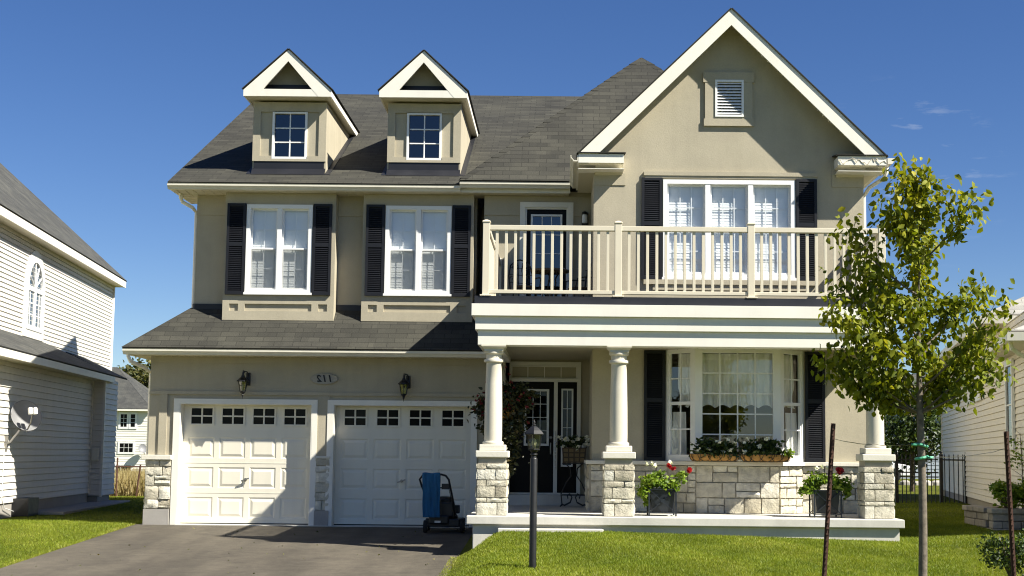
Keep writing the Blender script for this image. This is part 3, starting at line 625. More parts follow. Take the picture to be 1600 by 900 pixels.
for x in (rx0+.05, rx1-.05): b.prism([(x, -2.565, GE-.06), (gx, -2.565, GRZ-.10), (gx, -2.565, GRZ-.12), (x, -2.565, GE-.08)], (0, .303, 0))
b.box(.235, .95, -2.566, -2.262, 5.985, 6.01); b.box(4.425, 5.185, -2.566, -2.262, 5.985, 6.01); b.box(.235, .48, -2.26, -.1, 5.985, 6.01); b.box(4.9, 5.185, -2.26, 4, 5.985, 6.01)
b.prism([(.5, -2.5, 5.985), (.5, -2.262, 5.985), (.5, -2.262, 5.86)], (.44, 0, 0)); b.prism([(4.45, -2.5, 5.985), (4.45, -2.262, 5.985), (4.45, -2.262, 5.86)], (.44, 0, 0))
b.build('soffit', m_soffit, H)
b = MB(); b.roof([(.20, -2.63, 6.15), (.985, -2.63, 6.15), (.985, -2.265, 6.20), (.20, -2.265, 6.20)], .02); b.roof([(4.39, -2.63, 6.15), (5.22, -2.63, 6.15), (5.22, -2.265, 6.20), (4.39, -2.265, 6.20)], .02); b.build('return_roof', m_roof, H, recalc=False)
gutter(-2.6, -.32, .21, 6.02, axis='y'); 
g2 = MB(); g2.prism([(5.22, -2.6, 6.02), (5.30, -2.6, 6.03), (5.335, -2.6, 6.08), (5.335, -2.6, 6.12), (5.22, -2.6, 6.12)], (0, 6, 0)); g2.build('gutter', m_gutter, H)
def elbow(pts, r=.035):
    e = MB(); e.tube(pts, r, 8); return e.build('downspout', m_white, H, smooth='auto')
elbow([(-7.0, .28, 6.0), (-7.0, .28, 5.90), (-6.97, .30, 5.82), (-6.80, .36, 5.73), (-6.76, .50, 5.66), (-6.76, .50, 3.9)])
elbow([(-7.62, -.42, 3.02), (-7.62, -.42, 2.94), (-7.60, -.36, 2.86), (-7.43, -.05, 2.76), (-7.39, .18, 2.68), (-7.39, .18, .1)])
elbow([(5.27, -2.3, 6.03), (5.27, -2.3, 5.95), (5.24, -2.25, 5.86), (5.02, -2.15, 5.72), (4.96, -2.0, 5.6), (4.96, -2.0, .3)])
# garage roof
GZ, GSL = 3.075, .86
b = MB(); eL, eY = -7.70, -.50; run = .92
hx, hy, hz_ = eL+run*1.02, eY+run, GZ+GSL*run
b.roof([(eL, eY, GZ), (-1.28, eY, GZ), (-1.28, hy, hz_), (hx, hy, hz_)]); b.roof([(eL, 9, GZ), (eL, eY, GZ), (hx, hy, hz_), (hx, 9, hz_)])
b.build('garage_roof', m_roof, H, recalc=False)
b = MB(); b.box(-7.685, -1.25, -.40, -.37, 2.975, 3.08); b.box(-7.685, -7.655, -.37, 9, 2.975, 3.08); b.build('fascia', m_white, H)
soffit(-7.66, -1.27, -.37, .0, 2.978); soffit(-7.66, -7.34, .0, 9, 2.978, 'y'); gutter(-7.70, -1.29, -.40, 2.975)
# ---- dormers
def dormer(cx):
    y0 = .35; zr = lambda y: ez+.035+ES*(y+.25); hw = .672; zb, zt = zr(y0)-.02, 7.70; ye = (zt-ez-.035)/ES-.25; WN = (cx-.30, cx+.30, 6.665, 7.52)
    b = MB(); b.wall(cx-hw, cx+hw, zb, zt, y0, y0+.12, [WN]); 
    for s in (-1, 1):
        x = cx+s*hw; b.prism([(x, y0+.12, zr(y0+.12)-.05), (x, ye+.15, zt+.02), (x, y0+.12, zt)], (-s*.10, 0, 0))
    # raised plaster frame with two sunken side panels
    b.wall(cx-hw, cx+hw, 6.60, zt, y0-.03, y0-.0005, [(cx-.535, cx+.535, 6.70, 7.52), (cx-.33, cx+.33, 6.645, 6.70)])
    d = b.build('dormer', m_stucco, H)
    f = MB(); f.ring(WN[0]-.02, WN[1]+.02, WN[2]-.02, WN[3]+.01, .040, y0-.03, y0+.05); f.box(cx-.011, cx+.011, y0+.004, y0+.024, WN[2]+.03, WN[3]-.03)
    for q in (1, 2): z = WN[2]+.03+(WN[3]-WN[2]-.06)*q/3; f.box(WN[0]+.03, WN[1]-.03, y0+.005, y0+.023, z-.011, z+.011)
    f.build('window_frame', m_vinyl, d, bev=.003); Box('pane', m_glassd, d, WN[0]+.03, WN[1]-.03, y0+.026, y0+.032, WN[2]+.03, WN[3]-.03); interior('room', WN[0], WN[1], y0+.06, y0+.5, WN[2], WN[3])
    # gabled roof, boxed eaves with an open pediment
    ex, pz, az = .80, 7.735, 8.60; sl = (az-7.86)/ex; yo = .02; zt2 = 7.86
    yb = (az-ez-.035)/ES-.25
    r = MB(); r.roof([(cx-ex-.02, yo-.02, zt2-.005), (cx, yo-.02, az+.012), (cx, yb+.2, az+.012), (cx-ex-.02, ye+.6, zt2-.005)], .018); r.roof([(cx, yo-.02, az+.012), (cx+ex+.02, yo-.02, zt2-.005), (cx+ex+.02, ye+.6, zt2-.005), (cx, yb+.2, az+.012)], .018)
    r.build('dormer_roof', m_roof, d, recalc=False)
    t = MB(); th = .21
    for s in (-1, 1):
        x = cx+s*ex; t.prism([(x, yo, zt2-.01), (cx, yo, az), (cx, yo, az-th), (cx+s*(ex-.24), yo, pz+.0), (x, yo, pz)], (0, .035, 0))
        t.hexa(*[[(x-s*.03, yo+.035, z), (x, yo+.035, z), (x, ye+.55, z), (x-s*.03, ye+.55, z)] for z in (pz, zt2-.012)])
    t.box(cx-ex+.10, cx+ex-.10, yo+.003, yo+.038, pz+.002, pz+.135); t.build('rake_board', m_white, d)
    q = MB(); q.box(cx-ex+.03, cx+ex-.03, yo+.036, ye+.6, pz+.004, pz+.02); q.build('dormer_soffit', m_soffit, d)
    q = MB(); q.roof([(cx-ex+.2, yo+.03, pz+.135), (cx+ex-.2, yo+.03, pz+.135), (cx+ex-.2, y0, pz+.20), (cx-ex+.2, y0, pz+.20)], .01); q.build('pediment_roof', m_roof, d, recalc=False)
    q = MB(); q.prism([(cx-ex+.06, y0, pz+.15), (cx+ex-.06, y0, pz+.15), (cx, y0, az-.03)], (0, .1, 0)); q.build('pediment_wall', m_stucco, d)
    q = MB(); q.box(cx-ex+.2, cx+ex-.2, y0-.012, y0-.002, pz+.19, pz+.30); q.box(cx-hw+.03, cx+hw-.03, y0-.015, y0+.1, zr(y0)-.03, 6.602)
    q.face([(cx-hw, y0-.005, zr(y0)+.09), (cx+hw, y0-.005, zr(y0)+.09), (cx+hw, y0-.12, zr(y0-.12)+.012), (cx-hw, y0-.12, zr(y0-.12)+.012)])
    for s in (-1, 1):
        x = cx+s*hw; q.hexa([(x, y0-.1, zr(y0-.1)+.005), (x+s*.09, y0-.1, zr(y0-.1)+.005), (x+s*.09, ye+.1, zr(ye+.1)+.005), (x, ye+.1, zr(ye+.1)+.005)], [(x, y0-.1, zr(y0-.1)+.016), (x+s*.09, y0-.1, zr(y0-.1)+.016), (x+s*.09, ye+.1, zr(ye+.1)+.016), (x, ye+.1, zr(ye+.1)+.016)])
    q.build('flashing', m_flash, d, recalc=False)
dormer(-5.055); dormer(-2.585)
# ---- porch
b = MB(); b.box(-1.30, 4.96, -4.14, -.0, -.45, .27); b.box(-1.39, 5.02, -4.21, .3, .27, .395); b.build('porch_slab', m_conc, H, bev=.012)
b = MB(); b.prism([(-1.36, -4.30, -.30), (-.30, -4.30, .20), (.62, -4.30, .215), (.62, -4.30, -.35), (-1.36, -4.30, -.35)], (0, .10, 0)); b.box(-.92, .60, -4.40, -4.20, -.2, .222); b.build('porch_step', m_conc, H, bev=.01)
Box('door_step', m_conc, H, -1.0, .48, -.05, .35, .395, .585, bev=.01)
b = MB()
for (z0, z1, o, xl, xr) in ((3.35, 3.53, -4.10, -1.37, 4.96), (3.145, 3.35, -4.045, -1.315, 4.91), (2.92, 3.145, -4.0, -1.275, 4.87)):
    b.box(xl, xr, o, o+.12, z0, z1-.001); b.box(xl, xl+.12, o+.12, .0, z0, z1-.001); b.box(xr-.12, xr, o+.12, -2.26, z0, z1-.001)
b.box(-1.155, 4.75, -3.88, -3.66, 2.92, 3.10); b.box(-1.155, -.93, -3.66, 0, 2.92, 3.10)
b.build('cornice', m_white, H, bev=.004)
s = MB(); s.box(-.93, 4.75, -3.66, .30, 3.0, 3.03)
for i in range(38): x = -.86+i*.15; s.box(x-.004, x+.004, -3.6, .25, 2.994, 2.9995)
s.build('porch_ceiling', m_ceil, H)
b = MB(); b.box(-1.33, 4.92, -4.02, -2.26, 3.531, 3.655); b.box(-1.33, .48, -2.26, .15, 3.531, 3.655); b.build('balcony_deck', m_flash, H)
def column(cx, seed):
    cy = -3.82; c = MB()
    c.lathe(cx, cy, [(.150, 1.435), (.158, 1.445), (.160, 1.465), (.150, 1.485), (.132, 1.49), (.134, 1.6), (.131, 2.0), (.124, 2.35), (.116, 2.655), (.118, 2.66), (.150, 2.675), (.152, 2.70), (.146, 2.715), (.120, 2.72), (.122, 2.78), (.150, 2.80), (.150, 2.83)], 40)
    c.lathe(cx, cy, [(.20, 2.83), (.20, 2.86), (.26, 2.90), (.26, 2.921)], 4, rot=math.pi/4)
    o = c.build('column', m_col, H, smooth='auto')
    p = MB(); p.box(cx-.245, cx+.245, cy-.245, cy+.245, 1.245, 1.345); p.box(cx-.195, cx+.195, cy-.195, cy+.195, 1.345, 1.436); p.build('column_base', m_cap, o, bev=.012)
    p = MB(); p.box(cx-.20, cx+.20, cy-.20, cy+.20, .395, 1.245); p.build('pedestal_core', m_mortar, o)
    q = MB(); rnd = random.Random(seed); rows = [(0, .14), (.14, .21), (.21, .36), (.36, .45), (.45, .62), (.62, .70), (.70, .775)]
    def cl(rnd):
        out = []; k = rnd.random()
        for i, (a, d) in enumerate([(0, .19), (.19, .26), (.26, .43), (.43, .52), (.52, .68), (.68, .765)]):
            s = rnd.uniform(.12, .16) if (i+int(k*2)) % 2 else rnd.uniform(.26, .31)
            out += [(0, s, a, d), (s, .44, a, d)]
        return out
    for og, ud, nd in (((cx-.22, cy-.20, .395), (1, 0, 0), (0, -1, 0)), ((cx+.20, cy-.22, .395), (0, 1, 0), (1, 0, 0)), ((cx-.20, cy+.22, .395), (0, -1, 0), (-1, 0, 0)), ((cx+.22, cy+.20, .395), (-1, 0, 0), (0, 1, 0))):
        stones(q, og, ud, nd, .44, .765, 0, proud=.036, cl=cl(rnd), rough=.010)
    q.build('pedestal_stone', m_stone, o, smooth='auto')
for cx, sd in ((-1.035, 1), (.845, 2), (4.69, 5)): column(cx, sd)
# balcony railing
b = MB()
for z0, z1, wd in ((4.66, 4.735, .045), (3.70, 3.755, .03)): b.box(-1.17, 4.79, -3.95-wd, -3.95+wd, z0, z1); b.box(-1.17-wd, -1.17+wd, -3.95+wd, .15, z0, z1); b.box(4.79-wd, 4.79+wd, -3.95+wd, -2.26, z0, z1)
rail = b.build('balcony_railing', m_rail, H, bev=.006)
bal0 = None
def post(x, y):
    p = MB(); p.box(x-.052, x+.052, y-.052, y+.052, 3.655, 4.775); p.box(x-.062, x+.062, y-.062, y+.062, 4.775, 4.795); p.lathe(x, y, [(.084, 4.795), (.02, 4.82)], 4, rot=math.pi/4); p.box(x-.085, x+.085, y-.085, y+.085, 3.656, 3.676)
    return p.build('post', m_rail, rail, bev=.005)
for x in (-1.17, .82, 2.82, 4.79): post(x, -3.95)
post(-1.17, -1.95); post(-1.17, .08); post(4.79, -2.33)
bp = MB(); bp.box(-.021, .021, -.021, .021, 3.755, 4.66); bal = bp.build('baluster', m_rail, rail, bev=.003)
spots = []
for a, e in ((-1.17, .82), (.82, 2.82), (2.82, 4.79)):
    for i in range(13): spots.append((a+.16+(e-a-.32)*i/12, -3.95))
for i in range(32):
    y = -3.83+i*.118
    if abs(y+1.95) > .06 and y < .02: spots.append((-1.17, y))
for i in range(12): spots.append((4.79, -3.83+i*.118))
for i, (x, y) in enumerate(spots):
    o = bal if i == 0 else bal.copy()
    if i: COL.objects.link(o)
    o.location = (x, y, 0)
# ---- living-room bay window
bx = [(1.665, -2.26), (2.10, -2.66), (3.46, -2.66), (3.90, -2.26)]
Z0, Z1 = 1.245, 2.985
fr, pn, mu = MB(), MB(), MB()
for i in range(3):
    A, B = Vector((*bx[i], 0)), Vector((*bx[i+1], 0)); L = (B-A).length; u = (B-A)/L; nrm = Vector((u.y, -u.x, 0))
    def seg(mb, s0, s1, z0, z1, d0, d1):
        q = lambda s, d: A+u*s-nrm*d
        mb.hexa([(*q(s0, d0).xy, z0), (*q(s1, d0).xy, z0), (*q(s1, d1).xy, z0), (*q(s0, d1).xy, z0)], [(*q(s0, d0).xy, z1), (*q(s1, d0).xy, z1), (*q(s1, d1).xy, z1), (*q(s0, d1).xy, z1)])
    wl, wr = (.12, .12) if i == 1 else ((.05, .07) if i == 0 else (.07, .05))
    seg(fr, 0, wl, Z0, Z1, 0, .08); seg(fr, L-wr, L, Z0, Z1, 0, .08); seg(fr, wl, L-wr, Z0, Z0+.07, .001, .079); seg(fr, wl, L-wr, Z1-.05, Z1, .001, .079)
    nx, nz = (4, 5) if i == 1 else (2, 4)
    if i != 1:
        zm = (Z0+Z1)/2+.02; seg(fr, wl, L-wr, zm-.025, zm+.025, .012, .07); seg(fr, wl, wl+.035, Z0+.07, Z1-.05, .015, .06); seg(fr, L-wr-.035, L-wr, Z0+.07, Z1-.05, .015, .06)
    for k in range(1, nx): s = wl+(L-wl-wr)*k/nx; seg(mu, s-.010, s+.010, Z0+.07, Z1-.05, .020, .034)
    for k in range(1, nz):
        if i != 1 and k == 2: continue
        z = Z0+.07+(Z1-Z0-.12)*k/nz; seg(mu, wl, L-wr, z-.010, z+.010, .0205, .0335)
    q = lambda s: A+u*s-nrm*.036
    pn.face([(*q(wl).xy, Z0+.07), (*q(L-wr).xy, Z0+.07), (*q(L-wr).xy, Z1-.05), (*q(wl).xy, Z1-.05)])
fr.prism([(x, y-(.05 if 0 < i < 3 else .0), Z0-.03) for i, (x, y) in enumerate(bx)], (0, 0, .032)); fr.prism([(x, y, Z1) for x, y in bx], (0, 0, .04))
bay = fr.build('bay_window', m_vinyl, H, bev=.003); mu.build('muntin', m_vinyl, bay); pn.build('pane', m_glass, bay, recalc=False)
interior('living_room', 1.63, 3.89, -2.06, .4, 1.2, 3.0)
def lace_mat():
    m, t, p = newmat('lace'); p.inputs['Base Color'].default_value = (.78, .76, .66, 1); p.inputs['Roughness'].default_value = .9
    tl = t.nodes.new('ShaderNodeBsdfTranslucent'); tl.inputs[0].default_value = (.8, .78, .68, 1); tp = t.nodes.new('ShaderNodeBsdfTransparent')
    m1 = t.nodes.new('ShaderNodeMixShader'); m1.inputs[0].default_value = .18; m2 = t.nodes.new('ShaderNodeMixShader')
    m2.inputs[0].default_value = .06; p.inputs['Base Color'].default_value = (.93, .92, .86, 1)
    t.links.new(p.outputs[0], m1.inputs[1]); t.links.new(tl.outputs[0], m1.inputs[2]); t.links.new(m1.outputs[0], m2.inputs[1]); t.links.new(tp.outputs[0], m2.inputs[2]); t.links.new(m2.outputs[0], t.nodes['Material Output'].inputs[0]); return m
m_lace = lace_mat()
def curtain(pts, z1, z0f, seed, amp=.030, n=220, name='curtain'):
    """gathered lace hanging from z1 to the uneven hem z0f(s) along a polyline"""
    rnd = random.Random(seed); P = [Vector((x, y, 0)) for x, y in pts]; Ls = [0]
    for a, c in zip(P, P[1:]): Ls.append(Ls[-1]+(c-a).length)
    mb = MB(); rows = []; ph = [rnd.uniform(0, 6) for _ in range(6)]
    for j in range(15):
        r = []
        for i in range(n+1):
            s = Ls[-1]*i/n; k = max(q for q in range(len(Ls)-1) if Ls[q] <= s+1e-9); d = (P[k+1]-P[k]).normalized(); p = P[k]+d*(s-Ls[k]); nn = Vector((-d.y, d.x, 0)); t = j/14
            a = amp*(.5+.9*t)*(math.sin(s*38+ph[0]+math.sin(s*9+ph[1])*1.5)+.5*math.sin(s*71+ph[2]+t*1.2))+(.05*math.sin(max(0, (t-.62)/.38)*math.pi) if name == 'curtain' else 0)
            zz = z1+(z0f(s/Ls[-1])-z1)*t; p = p+nn*a; r.append((p.x, p.y, zz))
        rows.append(r)
    mb.grid(rows); return mb.build(name, m_lace, bay, smooth=True, recalc=False)
curtain([(1.86, -2.28), (2.12, -2.54), (3.44, -2.54), (3.70, -2.28)], 2.93, lambda s: 2.06+.05*abs(math.sin(s*math.pi*9)), 4)
curtain([(1.78, -2.20), (1.98, -2.34)], 2.0, lambda s: 1.30, 6, n=40, name='side_curtain'); curtain([(3.58, -2.34), (3.78, -2.20)], 2.0, lambda s: 1.30, 7, n=40, name='side_curtain')
rs = MB(); rs.lathe(2.55, -1.2, [(.30, 1.25), (.34, 1.55), (.30, 1.62)], 16); rs.box(2.9, 3.7, -1.3, -.7, 1.2, 1.62); rs.build('armchair_inside', m_tan, bay, bev=.04)
shutter(1.315, 1.655, 1.205, 2.99, -2.26); shutter(3.915, 4.235, 1.215, 2.99, -2.26)
# stone base under the bay and along the wall
sb = MB(); co = MB()
co.prism([(.50, -2.27, .395), (1.70, -2.27, .395), (2.12, -2.60, .395), (3.44, -2.60, .395), (3.86, -2.27, .395), (4.90, -2.27, .395), (4.90, -2.0, .395), (.50, -2.0, .395)], (0, 0, .76)); co.box(.44, .482, -2.27, .29, .395, 1.155)
co.build('stone_core', m_mortar, H)
segs = [((.46, -2.28), (1.70, -2.28)), ((1.70, -2.28), (2.12, -2.61)), ((2.12, -2.61), (3.44, -2.61)), ((3.44, -2.61), (3.86, -2.28)), ((3.86, -2.28), (4.92, -2.28))]
for i, (a, c) in enumerate(segs):
    A, B = Vector((*a, .395)), Vector((*c, .395)); L = (B-A).length; u = (B-A)/L; stones(sb, A, u, Vector((u.y, -u.x, 0)), L, .75, 20+i, proud=.03, gap=.009)
stones(sb, (.44, .28, .395), (0, -1, 0), (-1, 0, 0), 2.55, .75, 31, proud=.03)
sb.build('stone_veneer', m_stone, H, smooth='auto')
cb = MB(); cb.prism([(.38, -2.36, 1.15), (1.67, -2.36, 1.15), (2.08, -2.72, 1.15), (3.48, -2.72, 1.15), (3.89, -2.36, 1.15), (4.96, -2.36, 1.15), (4.96, -2.255, 1.15), (.38, -2.255, 1.15)], (0, 0, .062)); cb.box(.38, .481, -2.255, .29, 1.15, 1.212); cb.build('stone_cap', m_cap, H, bev=.008)
# ---- entry
b = MB(); b.wall(-1.0, .48, .395, 3.0, .30, .5, [(-.96, .29, .585, 2.92)]); b.box(-1.02, -.96, .0, .5, .395, 3.0); b.build('entry_wall', m_stucco, H)
c = MB(); c.ring(-1.0, .33, .585, 2.96, .07, .26, .30, .01); c.box(-.93, .26, .262, .40, 2.60, 2.66); c.box(-.155, -.085, .262, .40, .60, 2.60); c.box(-.93, .26, .262, .40, .585, .615)
ca = c.build('door_casing', m_white, H, bev=.005)
d = MB(); d.wall(-.93, -.155, .615, 2.60, .34, .39, [(-.66, -.27, 1.48, 2.44)]); fd = d.build('front_door', m_door, H, bev=.004)
g = MB(); g.ring(-.69, -.24, 1.45, 2.47, .04, .318, .36); g.box(-.53-.006, -.53+.006, .335, .347, 1.48, 2.44); g.box(-.40-.006, -.40+.006, .335, .347, 1.48, 2.44); [g.box(-.66, -.27, .3355, .3465, 1.48+.24*k-.006, 1.48+.24*k+.006) for k in (1, 2, 3)]
g.build('door_light', m_vinyl, fd, bev=.003); Box('pane', m_glassd, fd, -.66, -.27, .35, .355, 1.48, 2.44)
h = MB(); h.tube([(-.205, .33, 1.50), (-.205, .28, 1.49), (-.205, .27, 1.40), (-.205, .28, 1.31), (-.205, .33, 1.30)], .013, 8); h.lathe(0, 0, [(.03, 0), (.03, .015), (.015, .03)], 12); h.v[-36:] = [(-.205+p[0], .338-p[2], 1.60+p[1]) for p in h.v[-36:]]; h.build('door_handle', m_wire, fd, smooth='auto')
d = MB(); d.wall(-.085, .26, .615, 2.60, .34, .39, [(0.0, .175, 1.10, 2.46)]); sl = d.build('sidelight', m_door, H, bev=.004)
g = MB(); g.ring(-.02, .195, 1.08, 2.48, .03, .32, .36); g.box(.08, .095, .335, .347, 1.1, 2.46); [g.box(0, .175, .3355, .3465, 1.1+.34*k-.006, 1.1+.34*k+.006) for k in (1, 2, 3)]; g.build('door_light', m_vinyl, sl, bev=.003); Box('pane', m_glassd, sl, 0, .175, .35, .355, 1.1, 2.46)
Box('transom_panel', m_ceil, H, -.93, .26, .35, .38, 2.66, 2.89); 
t = MB(); t.ring(-.93, .26, 2.66, 2.89, .02, .33, .352); [t.box(-.93+.30*k-.008, -.93+.30*k+.008, .335, .3495, 2.66, 2.89) for k in (1, 2, 3)]; t.build('transom_frame', m_white, H)
# ================================================================== NEIGHBOURS AND THE GROUND ABOUT
class Frame:
    """local frame of a wall: s along it towards the street, n out of it, z up"""
    def __init__(f, org, t, n): f.o, f.t, f.n = Vector((*org, 0)), Vector((*t, 0)), Vector((*n, 0))
    def __call__(f, s, n, z): return tuple(f.o+f.t*s+f.n*n+Vector((0, 0, z)))
    def box(f, mb, s0, s1, n0, n1, z0, z1): mb.hexa([f(s0,n0,z0),f(s1,n0,z0),f(s1,n1,z0),f(s0,n1,z0)], [f(s0,n0,z1),f(s1,n0,z1),f(s1,n1,z1),f(s0,n1,z1)])
    def siding(f, mb, s0, s1, z0, z1, e, top=None, n=0., lap=.018):
        """clapboards: each course leans out to its butt edge"""
        z = z0
        while z < z1-1e-4:
            q = min(z+e, z1); g = min(.011, e*.1); mb.face([f(s0,n+lap,z+g), f(s1,n+lap,z+g), f(s1,n,q), f(s0,n,q)]); mb.face([f(s0,n-.012,z+g), f(s1,n-.012,z+g), f(s1,n+lap,z+g), f(s0,n+lap,z+g)]); mb.face([f(s0,n-.012,z), f(s1,n-.012,z), f(s1,n-.012,z+g), f(s0,n-.012,z+g)]); mb.face([f(s0,n,z), f(s1,n,z), f(s1,n-.012,z), f(s0,n-.012,z)]); z = q
LH = thing('house', (-14.5, 4, 0), 'cream clapboard house left of the driveway with grey roofs and an arched window', 'house')
LF = Frame((-11.21, 8.3), (.1109, -.9938), (.9938, .1109))
b = MB(); LF.siding(b, 0, 11, .28, 3.0, .128); b.build('wall', m_side, LH, recalc=False)
b = MB(); LF.siding(b, -5.42, 11, 3.2, 5.9, .098, n=-.744); b.build('upper_wall', m_side, LH, recalc=False)
b = MB(); LF.box(b, -5.4, 11, -8.5, -.77, -.2, 5.9); LF.box(b, .02, 11, -.9, -.03, .29, 3.0); b.build('wall_core', m_side, LH)
b = MB(); LF.box(b, 0, 11, -.8, -.012, -.3, .28); LF.box(b, -1.4, -.1, -.7, .20, -.3, .22); b.build('foundation', m_found, LH)
# small bump-out beyond the corner, facing the street
BF = Frame(LF(-.02, -.10, 0)[:2], (.9938, .1109), (.1109, -.9938))
b = MB(); BF.siding(b, .10, .38, .22, 3.0, .128); b2 = Frame(LF(0, .28, 0)[:2], (.1109, -.9938), (.9938, .1109)); b2.siding(b, -1.5, -.02, .22, 3.0, .128); LF.box(b, -1.5, -.04, -.5, .26, .21, 3.0)
bo = b.build('wall_bump', m_side, LH, recalc=False)
b = MB(); LF.box(b, -.05, .045, .0, .03, .26, 3.0); LF.box(b, -.06, .0, .26, .31, .2, 3.0); b.build('corner_trim', m_white, LH); b = MB(); LF.box(b, -5.47, -5.38, -.76, -.70, 3.2, 5.9); b.build('corner_trim', m_white, LH)
b = MB(); P = LF
b.roof([P(-.6,.40,3.07), P(1.65,-.76,3.69), P(11.3,-.76,3.69), P(11.3,.40,3.07)]); b.roof([P(-.6,.40,3.07), P(-.6,-.76,3.07), P(1.65,-.76,3.69)])
b.build('lower_roof', m_roofL, LH, recalc=False)
b = MB(); LF.box(b, -.6, 11.3, .37, .40, 2.93, 3.075); LF.box(b, -.6, -.57, -.76, .37, 2.93, 3.075); b.build('fascia', m_white, LH)
b = MB(); LF.box(b, -.57, 11.3, -.05, .37, 2.94, 2.96); b.build('soffit', m_soffit, LH)
b = MB(); b.roof([P(-2.2,.36,3.08), P(-2.2,-.744,3.62), P(-.35,-.744,3.62), P(-.62,.36,3.08)]); b.build('lower_roof', m_roofL, LH, recalc=False)
b = MB(); b.hexa([P(-.62,.36,2.98), P(-.35,-.744,3.52), P(-.38,-.744,3.52), P(-.65,.36,2.98)], [P(-.62,.36,3.10), P(-.35,-.744,3.64), P(-.38,-.744,3.64), P(-.65,.36,3.10)]); b.build('fascia', m_white, LH)
b = MB(); b.roof([P(-5.62,-.44,6.0), P(-5.62,-5.2,10.33), P(11.4,-5.2,10.33), P(11.4,-.44,6.0)]); b.roof([P(11.4,-9.9,6.0), P(11.4,-5.2,10.33), P(-5.62,-5.2,10.33), P(-5.62,-9.9,6.0)]); b.build('roof', m_roofL, LH, recalc=False)
b = MB(); LF.box(b, -5.62, 11.4, -.47, -.44, 5.83, 6.02); b.prism([P(-5.62,-.44,5.83), P(-5.62,-5.2,10.14), P(-5.62,-5.2,10.31), P(-5.62,-.44,6.0)], Vector(P(-5.59,0,0))-Vector(P(-5.62,0,0))); b.build('fascia', m_white, LH)
b = MB(); LF.box(b, -5.59, 11.4, -.76, -.47, 5.84, 5.86); b.build('soffit', m_soffit, LH)
b = MB(); b.prism([P(-5.40,-.76,5.9), P(-5.40,-8.5,5.9), P(-5.40,-5.2,10.1)], Vector(P(11,0,0))-Vector(P(-5.4,0,0))); b.build('gable_end', m_side, LH)
# arched window
b = MB(); s0, s1, z0, z1 = 2.08, 3.20, 3.98, 4.80; sm, rr = (s0+s1)/2, (s1-s0)/2; az = .60
def arch(k, r0, nn, base): return [P(s0+(s1-s0)*.5+(rr+r0)*math.cos(math.pi*k_/24), nn, z1+(az+r0)*math.sin(math.pi*k_/24)) for k_ in range(25)]
N0 = -.744
def frame_arch(mb, w0, w1, n0, n1):
    out = [(sm+rr+w1, z0-w1)]+[(sm+(rr+w1)*math.cos(math.pi*k/24), z1+(az+w1)*math.sin(math.pi*k/24)) for k in range(25)]+[(sm-rr-w1, z0-w1)]
    inn = [(sm+rr+w0, z0-w0)]+[(sm+(rr+w0)*math.cos(math.pi*k/24), z1+(az+w0)*math.sin(math.pi*k/24)) for k in range(25)]+[(sm-rr-w0, z0-w0)]
    rows = [[P(s, n0, z) for s, z in inn], [P(s, n1, z) for s, z in inn], [P(s, n1, z) for s, z in out], [P(s, n0, z) for s, z in out]]
    rows = list(map(list, zip(*rows))); rows.append(rows[0]); mb.grid(rows, closed=True)
frame_arch(b, .0, .09, N0, N0+.05); wn = b.build('window', m_vinyl, LH, recalc=False)
b = MB(); frame_arch(b, .09, .26, N0, N0+.035); b.build('window_surround', m_white, wn, recalc=False)
b = MB(); b.face([P(s0, N0+.016, z0), P(s1, N0+.016, z0)]+[P(sm+rr*math.cos(math.pi*k/24), N0+.016, z1+az*math.sin(math.pi*k/24)) for k in range(25)]); b.build('pane', m_glassd, wn, recalc=False)
b = MB(); LF.box(b, s0, s1, N0+.014, N0+.015, z0, z1+.3); b.build('blind', m_blind, wn)
b = MB(); LF.box(b, s0, s1, N0+.018, N0+.045, z1-.06, z1+.04); LF.box(b, sm-.07, sm+.07, N0+.0175, N0+.0445, z0, z1); 
for a in (sm-.36, sm+.36): LF.box(b, a-.016, a+.016, N0+.019, N0+.03, z0, z1-.06)
for q in (1, 2): LF.box(b, s0, s1, N0+.0185, N0+.0295, z0+.25*q-.014, z0+.25*q+.014)
for k in (4, 8, 12, 16, 20): a = math.pi*k/24; b.bar(P(sm, N0+.024, z1+.02), P(sm+rr*math.cos(a), N0+.024, z1+az*math.sin(a)), .028, .012)
b.build('muntin', m_vinyl, wn)
# things on and by its side wall
t = thing('satellite_dish', LF(7.0, 0, 1.44), 'grey satellite dish on a bent arm, bolted to the nearby cream clapboard wall', 'satellite dish')
b = MB(); c = Vector(LF(6.72, .30, 1.94)); ax = Vector((.62, -.70, .36)).normalized(); e1 = ax.cross(Vector((0, 0, 1))).normalized(); e2 = e1.cross(ax); rows = []
for i in range(9):
    r = .285*i/8; rows.append([tuple(c-ax*(.07*(1-(i/8)**2))+e1*r*math.cos(k*math.pi/16)+e2*1.08*r*math.sin(k*math.pi/16)) for k in range(32)])
b.grid(rows, closed=True); rim = [Vector(p) for p in rows[-1]]; b.tube(rim+[rim[0]], .008, 6); b.build('reflector', m_dish, t, smooth=True)
b = MB(); b.tube([LF(7.02, .01, 1.38), LF(7.02, .10, 1.42), LF(6.95, .20, 1.58), tuple(c-ax*.09-Vector((0, 0, .1)))], .022, 8); b.bar(LF(7.02, .0, 1.25), LF(7.02, .03, 1.55), .10, .03); b.build('mast', m_wire, t)
b = MB(); fo = c+ax*.34-Vector((0, 0, .05)); b.tube([tuple(c-ax*.06-e2*.30), tuple(c+ax*.16-e2*.22), tuple(fo-Vector((0, 0, .05)))], .014, 8); b.build('feed_arm', m_wire, t)
b = MB()
for q in (-.045, .045): o_ = fo+e1*q; b.bar(tuple(o_-e2*.06), tuple(o_+e2*.07), .07, .07)
b.build('feed_horn', m_vinyl, t, bev=.012)
